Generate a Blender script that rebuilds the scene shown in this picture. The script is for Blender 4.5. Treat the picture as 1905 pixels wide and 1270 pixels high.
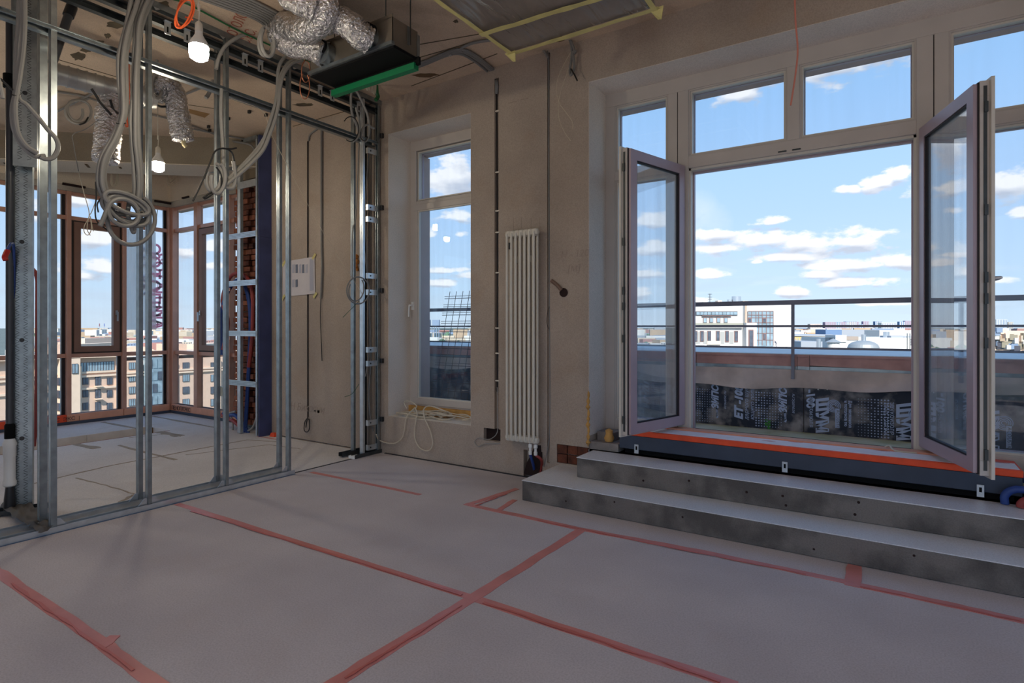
import bpy, math, random
from mathutils import Vector, Matrix
random.seed(7)
for o in list(bpy.data.objects):
    bpy.data.objects.remove(o)
SC = bpy.context.scene
COL = SC.collection

# ------------------------------------------------------------------ camera, world, sun, exposure
F_PX, CXP, CYP, EYE = 1074.0, 952.5, 608.0, 1.4
YAW = math.radians(33.4)
SN, CS = math.sin(YAW), math.cos(YAW)
cam_d = bpy.data.cameras.new('camera')
cam = bpy.data.objects.new('camera', cam_d)
COL.objects.link(cam)
SC.camera = cam
cam.location = (0, 0, EYE)
cam.rotation_euler = (math.pi / 2, 0, YAW)
cam_d.sensor_fit = 'HORIZONTAL'
cam_d.sensor_width = 36.0
cam_d.lens = F_PX / 1905 * 36
cam_d.shift_y = -(635 - CYP) / 1905
cam_d.clip_start = 0.05
cam_d.clip_end = 60000
SC.view_settings.view_transform = 'Standard'
SC.view_settings.look = 'None'
SC.view_settings.gamma = 1
SC.view_settings.exposure = 0.16
SC.view_settings.use_curve_mapping = False
SC.cycles.max_bounces = 14
SC.cycles.diffuse_bounces = 8
SC.cycles.glossy_bounces = 5
SC.cycles.transparent_max_bounces = 16
SC.cycles.caustics_reflective = False
SC.cycles.caustics_refractive = False
SC.cycles.sample_clamp_indirect = 6

SUN_STRENGTH = 6.0
sd = bpy.data.lights.new('sun', 'SUN')
sd.energy = SUN_STRENGTH
sd.angle = 0.01
sd.color = (1.0, 0.95, 0.88)
sun = bpy.data.objects.new('sun', sd)
COL.objects.link(sun)
# the sun stands behind the camera, to the south
SUN_DIR = Vector((0.45, -0.66, 0.61)).normalized()
sun.rotation_euler = SUN_DIR.to_track_quat('Z', 'Y').to_euler()


def ray(px, py):
    a = (px - CXP) / F_PX
    return Vector((a * CS - SN, a * SN + CS, -(py - CYP) / F_PX))


def PY(px, py, Y):
    r = ray(px, py); d = Y / r.y
    return Vector((r.x * d, Y, EYE + r.z * d))


def PX(px, py, X):
    r = ray(px, py); d = X / r.x
    return Vector((X, r.y * d, EYE + r.z * d))


def PZ(px, py, Z):
    r = ray(px, py); d = (Z - EYE) / r.z
    return Vector((r.x * d, r.y * d, Z))


def PD(px, py, d):
    r = ray(px, py)
    return Vector((r.x * d, r.y * d, EYE + r.z * d))


def lin(c):
    if isinstance(c, str):
        c = tuple(int(c[i:i + 2], 16) for i in (0, 2, 4))
    return tuple((v / 255 / 12.92) if v / 255 <= 0.04045 else ((v / 255 + 0.055) / 1.055) ** 2.4 for v in c) + (1,)


# ---- sky with clouds
W = bpy.data.worlds.new('sky'); SC.world = W; W.use_nodes = True
nt = W.node_tree; nt.nodes.clear()
N = nt.nodes.new; L = nt.links.new


def nmath(op, a, b=None, clamp=False):
    n = N('ShaderNodeMath'); n.operation = op; n.use_clamp = clamp
    for i, v in enumerate((a, b)):
        if v is None: continue
        if isinstance(v, (int, float)): n.inputs[i].default_value = v
        else: L(v, n.inputs[i])
    return n.outputs[0]


tc = N('ShaderNodeTexCoord')
sep = N('ShaderNodeSeparateXYZ'); L(tc.outputs['Generated'], sep.inputs[0])
az = nmath('ARCTAN2', sep.outputs[0], sep.outputs[1])
hyp = nmath('SQRT', nmath('ADD', nmath('MULTIPLY', sep.outputs[0], sep.outputs[0]), nmath('MULTIPLY', sep.outputs[1], sep.outputs[1])))
el = nmath('DIVIDE', sep.outputs[2], nmath('MAXIMUM', hyp, 0.02))
uv = N('ShaderNodeCombineXYZ'); L(az, uv.inputs[0]); L(el, uv.inputs[1])
CLOUDS = [(1385,175,50,26),(1440,140,80,38),(1550,118,100,36),(1640,98,90,30),(1568,352,34,11),(1640,338,44,17),(1668,328,26,16),
 (1430,411,38,9),(1330,436,52,18),(1420,448,100,22),(1500,452,90,26),(1580,448,80,26),(1350,462,80,14),(1460,478,80,12),(1590,492,120,15),
 (1668,487,52,17),(1520,510,52,10),(1590,526,110,11),(1320,511,46,9),(1480,542,34,12),(1410,487,16,5),(1762,285,45,42),(1752,352,62,26),
 (1755,465,56,20),(1762,506,56,14),(1872,345,72,30),(1862,520,34,8),(1905,395,30,12),(1205,414,50,20),(1160,420,24,22),(1225,462,42,18),(1200,508,62,13),
 (1180,545,44,14),(835,332,62,44),(850,404,48,13),(800,436,20,12),(856,436,15,6),(830,502,46,8),(825,526,46,10),(870,512,40,9),
 (175,445,48,18),(190,500,48,17),(160,512,50,14),(115,500,40,16),(75,400,40,20),(345,470,28,20),(140,370,30,16),(400,460,34,14),(405,492,36,12),
 (470,430,44,16),(1010,300,90,34),(1000,480,120,20),(620,380,90,30),(620,520,120,16),(1300,558,60,7),(1640,565,60,5)]
cur = None; cur2 = None
uvs = N('ShaderNodeVectorMath'); uvs.operation = 'ADD'; L(uv.outputs[0], uvs.inputs[0]); uvs.inputs[1].default_value = (0, 0.010, 0)
nz1 = N('ShaderNodeTexNoise'); nz1.inputs['Scale'].default_value = 17; nz1.inputs['Detail'].default_value = 9; nz1.inputs['Roughness'].default_value = 0.6
stretch = N('ShaderNodeMapping'); stretch.inputs['Scale'].default_value = (1, 2.0, 1); L(uv.outputs[0], stretch.inputs[0]); L(stretch.outputs[0], nz1.inputs['Vector'])
for (cx_, cy_, rx_, ry_) in CLOUDS:
    r_ = ray(cx_, cy_); a_ = math.atan2(r_.x, r_.y); h_ = math.hypot(r_.x, r_.y); e_ = r_.z / h_
    sub = N('ShaderNodeVectorMath'); sub.operation = 'SUBTRACT'; L(uv.outputs[0], sub.inputs[0]); sub.inputs[1].default_value = (a_, e_, 0)
    k = F_PX * (h_ ** 2) / 1.0
    mul = N('ShaderNodeVectorMath'); mul.operation = 'MULTIPLY'; L(sub.outputs[0], mul.inputs[0])
    mul.inputs[1].default_value = (F_PX * h_ ** 2 / rx_ * 0.92, F_PX * h_ / ry_ * 0.92, 0)
    ln = N('ShaderNodeVectorMath'); ln.operation = 'LENGTH'; L(mul.outputs[0], ln.inputs[0])
    cur = ln.outputs['Value'] if cur is None else nmath('MINIMUM', cur, ln.outputs['Value'])
    sub2 = N('ShaderNodeVectorMath'); sub2.operation = 'SUBTRACT'; L(uvs.outputs[0], sub2.inputs[0]); sub2.inputs[1].default_value = (a_, e_, 0)
    mul2 = N('ShaderNodeVectorMath'); mul2.operation = 'MULTIPLY'; L(sub2.outputs[0], mul2.inputs[0]); mul2.inputs[1].default_value = mul.inputs[1].default_value
    ln2 = N('ShaderNodeVectorMath'); ln2.operation = 'LENGTH'; L(mul2.outputs[0], ln2.inputs[0])
    cur2 = ln2.outputs['Value'] if cur2 is None else nmath('MINIMUM', cur2, ln2.outputs['Value'])
blob = nmath('SUBTRACT', 1.0, cur)
blob = nmath('MAXIMUM', blob, -1.2)
n_off = nmath('MULTIPLY', nmath('SUBTRACT', nz1.outputs['Fac'], 0.5), 3.6)
dens = nmath('ADD', blob, n_off)
mr = N('ShaderNodeMapRange'); mr.inputs['From Min'].default_value = 0.0; mr.inputs['From Max'].default_value = 0.58; mr.interpolation_type = 'SMOOTHSTEP'
L(dens, mr.inputs['Value'])
# scattered clouds over the rest of the sky
nz2 = N('ShaderNodeTexNoise'); nz2.inputs['Scale'].default_value = 3.2; nz2.inputs['Detail'].default_value = 8
L(tc.outputs['Generated'], nz2.inputs['Vector'])
mr2 = N('ShaderNodeMapRange'); mr2.inputs['From Min'].default_value = 0.60; mr2.inputs['From Max'].default_value = 0.78; L(nz2.outputs['Fac'], mr2.inputs['Value'])
# thin haze streaks
nz3 = N('ShaderNodeTexNoise'); nz3.inputs['Scale'].default_value = 4; nz3.inputs['Detail'].default_value = 5
st3 = N('ShaderNodeMapping'); st3.inputs['Scale'].default_value = (1, 9, 1); L(uv.outputs[0], st3.inputs[0]); L(st3.outputs[0], nz3.inputs['Vector'])
low = N('ShaderNodeMapRange'); low.inputs['From Min'].default_value = 0.16; low.inputs['From Max'].default_value = 0.0; low.inputs['To Max'].default_value = 0.45; L(el, low.inputs['Value'])
mr3 = N('ShaderNodeMapRange'); mr3.inputs['From Min'].default_value = 0.48; mr3.inputs['From Max'].default_value = 0.7; L(nz3.outputs['Fac'], mr3.inputs['Value'])
streak = nmath('MULTIPLY', low.outputs[0], mr3.outputs[0])
cl = nmath('MAXIMUM', nmath('MULTIPLY', mr.outputs[0], 0.93), nmath('MULTIPLY', mr2.outputs[0], 0.55))
cl = nmath('MAXIMUM', cl, streak, True)
cr = N('ShaderNodeValToRGB'); L(nmath('MULTIPLY', el, 1.0, True), cr.inputs[0])
els = cr.color_ramp.elements
els[0].position = 0.0; els[0].color = lin((208, 226, 242))
els[1].position = 1.0; els[1].color = lin((104, 158, 220))
for p, c in ((0.06, (194, 220, 244)), (0.18, (176, 209, 246)), (0.34, (158, 199, 244)), (0.55, (134, 186, 236))):
    e = els.new(p); e.color = lin(c)
# cloud colour: bright lit tops and greyer bellies from the cloud's own density
shade = N('ShaderNodeTexNoise'); shade.inputs['Scale'].default_value = 16; shade.inputs['Detail'].default_value = 6
sm = N('ShaderNodeMapping'); sm.inputs['Scale'].default_value = (1, 2.2, 1); sm.inputs['Location'].default_value = (0, -0.03, 0); L(uv.outputs[0], sm.inputs[0]); L(sm.outputs[0], shade.inputs['Vector'])
cc = N('ShaderNodeValToRGB'); L(nmath('ADD', shade.outputs['Fac'], nmath('MAXIMUM', nmath('MINIMUM', nmath('MULTIPLY', nmath('SUBTRACT', cur2, cur), 0.6), 0.22), -0.22)), cc.inputs[0])
cc.color_ramp.elements[0].position = 0.30; cc.color_ramp.elements[0].color = lin((190, 198, 214))
cc.color_ramp.elements[1].position = 0.62; cc.color_ramp.elements[1].color = (.95, .95, .97, 1)
mx = N('ShaderNodeMix'); mx.data_type = 'RGBA'
L(cl, mx.inputs['Factor']); L(cr.outputs[0], mx.inputs['A']); L(cc.outputs[0], mx.inputs['B'])
bg = N('ShaderNodeBackground'); bg.inputs['Strength'].default_value = 1.08
L(mx.outputs['Result'], bg.inputs['Color'])
wo = N('ShaderNodeOutputWorld'); L(bg.outputs[0], wo.inputs[0])
W.cycles.sampling_method = 'MANUAL'; W.cycles.sample_map_resolution = 512

# ------------------------------------------------------------------ materials
MATS = {}


def mat(name, col, rough=0.6, metal=0.0, noise=0.0, nscale=8.0, col2=None, bump=0.0, bscale=60.0, emit=None, estr=1.0, spec=0.5, alpha=1.0, detail=6):
    m = bpy.data.materials.new(name); m.use_nodes = True
    t = m.node_tree; b = t.nodes['Principled BSDF']
    b.inputs['Roughness'].default_value = rough; b.inputs['Metallic'].default_value = metal
    b.inputs['Specular IOR Level'].default_value = spec
    c = lin(col)
    if noise or col2:
        n = t.nodes.new('ShaderNodeTexNoise'); n.inputs['Scale'].default_value = nscale; n.inputs['Detail'].default_value = detail
        cd = t.nodes.new('ShaderNodeTexCoord'); t.links.new(cd.outputs['Object'], n.inputs['Vector'])
        r = t.nodes.new('ShaderNodeValToRGB'); t.links.new(n.outputs['Fac'], r.inputs[0])
        r.color_ramp.elements[0].position = 0.3; r.color_ramp.elements[1].position = 0.7
        if col2: a_, b_ = lin(col2), c
        else:
            a_ = tuple(v * (1 - noise) for v in c[:3]) + (1,); b_ = tuple(min(1, v * (1 + noise)) for v in c[:3]) + (1,)
        r.color_ramp.elements[0].color = a_; r.color_ramp.elements[1].color = b_
        t.links.new(r.outputs[0], b.inputs['Base Color'])
    else:
        b.inputs['Base Color'].default_value = c
    if bump:
        n2 = t.nodes.new('ShaderNodeTexNoise'); n2.inputs['Scale'].default_value = bscale; n2.inputs['Detail'].default_value = 4
        cd2 = t.nodes.new('ShaderNodeTexCoord'); t.links.new(cd2.outputs['Object'], n2.inputs['Vector'])
        bm = t.nodes.new('ShaderNodeBump'); bm.inputs['Strength'].default_value = bump; bm.inputs['Distance'].default_value = 0.01
        t.links.new(n2.outputs['Fac'], bm.inputs['Height']); t.links.new(bm.outputs[0], b.inputs['Normal'])
    if emit:
        b.inputs['Emission Color'].default_value = lin(emit); b.inputs['Emission Strength'].default_value = estr
    if alpha < 1:
        b.inputs['Alpha'].default_value = alpha
    MATS[name] = m
    return m


def glassmat(name, tint=(0.93, 0.96, 0.97), refl=1.0, dirt=0.0, dcol=(0.6, 0.7, 0.8)):
    m = bpy.data.materials.new(name); m.use_nodes = True
    t = m.node_tree; t.nodes.clear()
    tr = t.nodes.new('ShaderNodeBsdfTransparent'); tr.inputs[0].default_value = tint + (1,)
    gl = t.nodes.new('ShaderNodeBsdfGlossy'); gl.inputs['Roughness'].default_value = 0.0
    ge = t.nodes.new('ShaderNodeNewGeometry'); dt = t.nodes.new('ShaderNodeVectorMath'); dt.operation = 'DOT_PRODUCT'
    t.links.new(ge.outputs['Normal'], dt.inputs[0]); t.links.new(ge.outputs['Incoming'], dt.inputs[1])

    def M_(op, a_, b_, clamp=False):
        n_ = t.nodes.new('ShaderNodeMath'); n_.operation = op; n_.use_clamp = clamp
        for i_, v_ in enumerate((a_, b_)):
            if isinstance(v_, (int, float)): n_.inputs[i_].default_value = v_
            elif v_ is not None: t.links.new(v_, n_.inputs[i_])
        return n_.outputs[0]
    ab = M_('ABSOLUTE', dt.outputs['Value'], None)
    sch = M_('ADD', M_('MULTIPLY', M_('POWER', M_('SUBTRACT', 1.0, ab, True), 5.0), 0.96), 0.04)
    mu_out = M_('MULTIPLY', sch, refl, True)
    mi = t.nodes.new('ShaderNodeMixShader'); t.links.new(mu_out, mi.inputs[0]); t.links.new(tr.outputs[0], mi.inputs[1]); t.links.new(gl.outputs[0], mi.inputs[2])
    out = t.nodes.new('ShaderNodeOutputMaterial')
    last = mi
    if dirt:
        dfa = t.nodes.new('ShaderNodeBsdfTranslucent'); dfa.inputs[0].default_value = dcol + (1,); dfb = t.nodes.new('ShaderNodeBsdfDiffuse'); dfb.inputs[0].default_value = dcol + (1,)
        df = t.nodes.new('ShaderNodeMixShader'); t.links.new(dfa.outputs[0], df.inputs[1]); t.links.new(dfb.outputs[0], df.inputs[2])
        n = t.nodes.new('ShaderNodeTexNoise'); n.inputs['Scale'].default_value = 3; cd = t.nodes.new('ShaderNodeTexCoord')
        mp = t.nodes.new('ShaderNodeMapping'); mp.inputs['Scale'].default_value = (4, 4, 0.25); t.links.new(cd.outputs['Object'], mp.inputs[0]); t.links.new(mp.outputs[0], n.inputs['Vector'])
        mr_ = t.nodes.new('ShaderNodeMapRange'); mr_.inputs['From Min'].default_value = 0.35; mr_.inputs['From Max'].default_value = 0.75; mr_.inputs['To Min'].default_value = dirt * 0.4; mr_.inputs['To Max'].default_value = dirt
        t.links.new(n.outputs['Fac'], mr_.inputs['Value'])
        m2 = t.nodes.new('ShaderNodeMixShader'); t.links.new(mr_.outputs[0], m2.inputs[0]); t.links.new(mi.outputs[0], m2.inputs[1]); t.links.new(df.outputs[0], m2.inputs[2]); last = m2
    t.links.new(last.outputs[0], out.inputs[0])
    MATS[name] = m
    return m


def plaster(name, base, dark, stain, bump=0.15):
    """wall plaster: broad soft clouds plus fine grain and a few warm stains"""
    m = mat(name, base, 0.85, col2=dark, nscale=1.3, bump=bump, bscale=90)
    t = m.node_tree; b = t.nodes['Principled BSDF']
    src = b.inputs['Base Color'].links[0].from_socket
    n = t.nodes.new('ShaderNodeTexNoise'); n.inputs['Scale'].default_value = 2.2; n.inputs['Detail'].default_value = 8; n.inputs['Distortion'].default_value = 0.6
    cd = t.nodes.new('ShaderNodeTexCoord'); mp = t.nodes.new('ShaderNodeMapping'); mp.inputs['Location'].default_value = (5, 3, 1); t.links.new(cd.outputs['Object'], mp.inputs[0]); t.links.new(mp.outputs[0], n.inputs['Vector'])
    mr_ = t.nodes.new('ShaderNodeMapRange'); mr_.inputs['From Min'].default_value = 0.55; mr_.inputs['From Max'].default_value = 0.8; mr_.inputs['To Max'].default_value = 0.6
    t.links.new(n.outputs['Fac'], mr_.inputs['Value'])
    mxx = t.nodes.new('ShaderNodeMix'); mxx.data_type = 'RGBA'; t.links.new(mr_.outputs[0], mxx.inputs['Factor']); t.links.new(src, mxx.inputs['A']); mxx.inputs['B'].default_value = lin(stain)
    n3 = t.nodes.new('ShaderNodeTexNoise'); n3.inputs['Scale'].default_value = 120; n3.inputs['Detail'].default_value = 3; t.links.new(cd.outputs['Object'], n3.inputs['Vector'])
    m3 = t.nodes.new('ShaderNodeMix'); m3.data_type = 'RGBA'; m3.blend_type = 'MULTIPLY'; m3.inputs['Factor'].default_value = 0.35
    g = t.nodes.new('ShaderNodeValToRGB'); g.color_ramp.elements[0].position = 0.35; g.color_ramp.elements[0].color = (0.55, 0.55, 0.55, 1); g.color_ramp.elements[1].position = 0.6; g.color_ramp.elements[1].color = (1, 1, 1, 1)
    t.links.new(n3.outputs['Fac'], g.inputs[0]); t.links.new(mxx.outputs['Result'], m3.inputs['A']); t.links.new(g.outputs[0], m3.inputs['B'])
    t.links.new(m3.outputs['Result'], b.inputs['Base Color'])
    return m


WALL = plaster('wall_plaster', (186, 171, 158), (164, 149, 137), (172, 148, 126))
CEIL = plaster('ceiling_concrete', (222, 200, 176), (196, 174, 152), (146, 118, 90))
BEAMM = plaster('beam_concrete', (150, 140, 124), (126, 117, 104), (130, 112, 90))
HEAD = plaster('header_plaster', (232, 218, 198), (220, 204, 184), (226, 208, 186), 0.05)
FLOORM = plaster('floor_board', (206, 200, 204), (188, 182, 187), (192, 182, 182), 0.05)
FLOORB = plaster('bay_screed', (226, 222, 222), (210, 206, 206), (200, 192, 188), 0.08)
STEP_SHADE = plaster('step_shade', (128, 122, 118), (92, 88, 86), (66, 61, 60), 0.3)  # step bodies: shade put into the dark base colour, stains on top
_r = STEP_SHADE.node_tree.nodes['Color Ramp'].color_ramp; _r.elements[0].position = .42; _r.elements[1].position = .58; STEP_SHADE.node_tree.nodes['Noise Texture'].inputs['Scale'].default_value = 3.2
STEP_LIT = plaster('step_lit', (228, 230, 236), (214, 217, 224), (214, 216, 222), 0.1)  # treads whitened, window skylight put into the colour
GALV = mat('galvanised_steel', (150, 158, 162), 0.34, 0.85, 0.18, 14)
GALVB = mat('galvanised_bright', (205, 212, 218), 0.3, 0.8, 0.12, 14)
GALVD = mat('steel_dark', (70, 74, 76), 0.45, 0.6, 0.2, 10)
FRAME = mat('window_paint', (198, 190, 184), 0.45, 0, 0.05, 4)
FRAMED = mat('frame_joint', (60, 52, 48), 0.7)
MAUVE = mat('mauve_paint', (172, 154, 164), 0.4, 0.1, 0.06, 4)
GASKET = mat('gasket', (28, 20, 26), 0.6)
BROWN = mat('brown_aluminium', (204, 156, 138), 0.38, 0.25, 0.08, 5)
BROWND = mat('brown_dark', (140, 106, 92), 0.45, 0.2, 0.08, 5)
ALU = mat('spacer_silver', (190, 196, 204), 0.3, 0.7)
GLASS = glassmat('clear_glass', (0.95, 0.97, 0.985), 0.7, 0.05, (0.6, 0.75, 0.95))
GLASSL = glassmat('leaf_glass', (0.96, 0.98, 0.995), 2.4, 0.17, (0.58, 0.78, 1.0))
GLASSB = glassmat('bay_glass', (0.97, 0.98, 0.985), 0.7, 0.04, (0.8, 0.85, 0.9))
ORANGE = mat('orange_foam', (236, 82, 40), 0.6, 0, 0.1, 12)
STEP_LIT.node_tree.nodes['Principled BSDF'].inputs['Roughness'].default_value = .38; STEP_LIT.node_tree.nodes['Principled BSDF'].inputs['Specular IOR Level'].default_value = .9
PINKF = mat('pink_foam', (222, 160, 132), 0.7, 0, 0.08, 8)
WHITEF = mat('white_film', (246, 236, 238), 0.4, 0, 0.05, 12)
NAVY = mat('dark_panel', (58, 68, 86), 0.6, 0, 0.15, 6)
BLUEP = mat('blue_board', (62, 70, 112), 0.75, 0, 0.2, 5, bump=0.1)
BLACK = mat('black_rubber', (9, 9, 11), 0.8, spec=.2)
BLACKM = mat('black_plastic', (34, 34, 38), 0.4)
TAPE = mat('red_tape', (204, 130, 125), 0.4, 0, 0.12, 6, spec=0.6)
TAPER = mat('red_tape_fold', (198, 108, 100), 0.35, 0, 0.1, 8)
CONDUIT = mat('grey_conduit', (126, 125, 124), 0.5, 0, 0.06, 6)
CONDUITL = mat('pale_conduit', (150, 148, 145), 0.5, 0, 0.05, 6)
CREAMC = mat('cream_cable', (205, 194, 174), 0.5)
COPPERC = mat('copper_orange_cable', (226, 98, 52), 0.5)
COPPER = mat('copper_wire', (190, 120, 90), 0.35, 0.6)
BLACKC = mat('black_cable', (26, 26, 28), 0.5)
GREENC = mat('green_rod', (20, 92, 48), 0.5)
REDP = mat('red_pipe', (150, 60, 56), 0.5, 0, 0.1)
BLUEPI = mat('blue_pipe', (40, 70, 140), 0.5, 0, 0.1)
RADW = mat('radiator_enamel', (214, 208, 196), 0.3, 0, 0.03, 6)
FOIL = mat('foil', (214, 212, 212), 0.2, 0.9, 0.15, 18, bump=1.0, bscale=42)
FOIL.node_tree.nodes['Bump'].inputs['Distance'].default_value = 0.03
SPIRAL = mat('spiral_duct', (190, 190, 188), 0.42, 0.55, 0.1, 6)
DUCTBOX = mat('duct_sheet', (138, 130, 120), 0.4, 0.7, 0.15, 4)
GREENS = mat('green_foam', (0, 120, 74), 0.55)
MASK = mat('masking_tape', (208, 196, 128), 0.6, 0, 0.1, 12)
BRICK = mat('brick', (164, 100, 72), 0.85, col2=(112, 62, 44), nscale=9, bump=0.6, bscale=40)
BRICKD = mat('brick_dark', (120, 66, 46), 0.9, col2=(70, 40, 30), nscale=12, bump=0.9, bscale=35)
MORTAR = mat('mortar', (140, 128, 110), 0.9, 0, 0.2, 10, bump=0.6)
PAPER = mat('paper', (206, 200, 204), 0.7, 0, 0.03)
INK = mat('ink', (110, 116, 134), 0.7)
PENCIL = mat('pencil', (160, 145, 134), 0.9)
BULBW = mat('bulb_white', (232, 232, 230), 0.4)
LAMP = mat('lamp_diffuser', (255, 244, 220), 0.4, emit=(255, 240, 212), estr=160)
SILL = mat('pale_sill', (222, 214, 200), 0.6, 0, 0.06)
FOAM = mat('mounting_foam', (196, 150, 84), 0.8, 0, 0.2, 12, bump=0.5)
SEAL = mat('floor_gap', (40, 42, 48), 0.8)
GROOVE = mat('filled_joint', (160, 148, 134), 0.9, 0, 0.15, 20)
GREYTRIM = mat('light_foam_strip', (120, 130, 145), 0.7)
DARKHOLE = mat('dark_hole', (40, 24, 22), 0.95)
RUSTST = mat('rust_stain', (112, 86, 56), 0.95, col2=(88, 68, 48), nscale=6)
STAIND = mat('dark_stain', (104, 92, 72), 0.95, col2=(80, 70, 56), nscale=6)
WOODST = mat('board_print', (150, 116, 76), 0.9, 0, 0.1)
# film over the ceiling unit
FILM = mat('plastic_film', (150, 140, 132), 0.16, 0, 0, spec=1.0, bump=.55, bscale=2.2)
FILM.node_tree.nodes['Bump'].inputs['Distance'].default_value = 0.06
t_ = FILM.node_tree; nz_ = [n for n in t_.nodes if n.bl_idname == 'ShaderNodeTexNoise'][-1]; nz_.inputs['Distortion'].default_value = 1.2; nz_.inputs['Detail'].default_value = 2
mp_ = t_.nodes.new('ShaderNodeMapping'); mp_.inputs['Rotation'].default_value = (0, 0, .6); mp_.inputs['Scale'].default_value = (4.0, .8, 1)
t_.links.new(nz_.inputs['Vector'].links[0].from_socket, mp_.inputs[0]); t_.links.new(mp_.outputs[0], nz_.inputs['Vector'])
t_.nodes['Principled BSDF'].inputs['Alpha'].default_value = 0.72
# outdoors
FLASH = mat('red_brown_flashing', (220, 168, 160), 0.45, 0.0, col2=(176, 128, 122), nscale=5)
CLOTH = mat('grey_geotextile', (228, 210, 202), 0.9, col2=(186, 170, 165), nscale=4, bump=0.4, bscale=14)
MEMB = mat('black_membrane', (160, 154, 156), 0.6, col2=(38, 44, 62), nscale=6, bump=0.2, detail=10)
r_ = MEMB.node_tree.nodes['Color Ramp'].color_ramp; r_.elements[0].position = 0.46; r_.elements[1].position = 0.66
PRINT = mat('grey_print', (186, 200, 232), 0.7)
RAILM = mat('rail_paint', (128, 128, 142), 0.5, 0.3, 0.08)
TERR = mat('mossy_concrete', (236, 230, 208), 0.9, col2=(182, 178, 128), nscale=3, bump=0.2)
CAPW = mat('parapet_cap', (244, 234, 226), 0.5, 0.1, 0.05)
REBAR = mat('rebar', (84, 64, 62), 0.6, 0.3)
LEAFG = mat('weed_leaf', (70, 150, 60), 0.7)
LINTEL = mat('outer_lintel', (196, 170, 160), 0.8, 0, 0.05)
B_WHITE = mat('white_facade', (208, 207, 204), 0.8, 0, 0.03, 1)
B_WHITE2 = mat('grey_cladding', (158, 160, 158), 0.8)
B_BEIGE = mat('beige_facade', (214, 184, 162), 0.85, 0, 0.04, 1)
B_CREAM = mat('cream_facade', (226, 202, 178), 0.85, 0, 0.04, 1)
B_GLASS = mat('window_glass_far', (150, 172, 184), 0.25, 0.3, 0.25, 0.6)
B_GLASSD = mat('window_glass_dark', (88, 96, 108), 0.25, 0.2, 0.3, 0.8)
B_BROWNF = mat('brown_window_frame', (128, 100, 96), 0.6)
B_DARKF = mat('dark_window_frame', (74, 72, 80), 0.6)
BANNER = mat('banner_cloth', (216, 214, 224), 0.8, 0, 0.03)
BANNER.node_tree.nodes['Principled BSDF'].inputs['Alpha'].default_value = 0.92
BGREY = mat('banner_grey', (176, 172, 184), 0.8)
BPINK = mat('banner_pink', (224, 160, 186), 0.8)
for m_, c_ in ((BANNER, (1, .96, .93, 1)), (BGREY, (.58, .53, .56, 1)), (BPINK, (.92, .42, .55, 1))):
    t_ = m_.node_tree; t_.nodes['Principled BSDF'].inputs['Alpha'].default_value = 1
    tl_ = t_.nodes.new('ShaderNodeBsdfTranslucent'); tl_.inputs[0].default_value = c_; mxs = t_.nodes.new('ShaderNodeMixShader'); mxs.inputs[0].default_value = .85
    t_.links.new(t_.nodes['Principled BSDF'].outputs[0], mxs.inputs[1]); t_.links.new(tl_.outputs[0], mxs.inputs[2]); t_.links.new(mxs.outputs[0], t_.nodes['Material Output'].inputs[0])

# ------------------------------------------------------------------ mesh helpers
WL = {}  # world location of each parent


def wloc(o):
    return WL.get(o.name, Vector((0, 0, 0))) if o else Vector((0, 0, 0))


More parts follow.
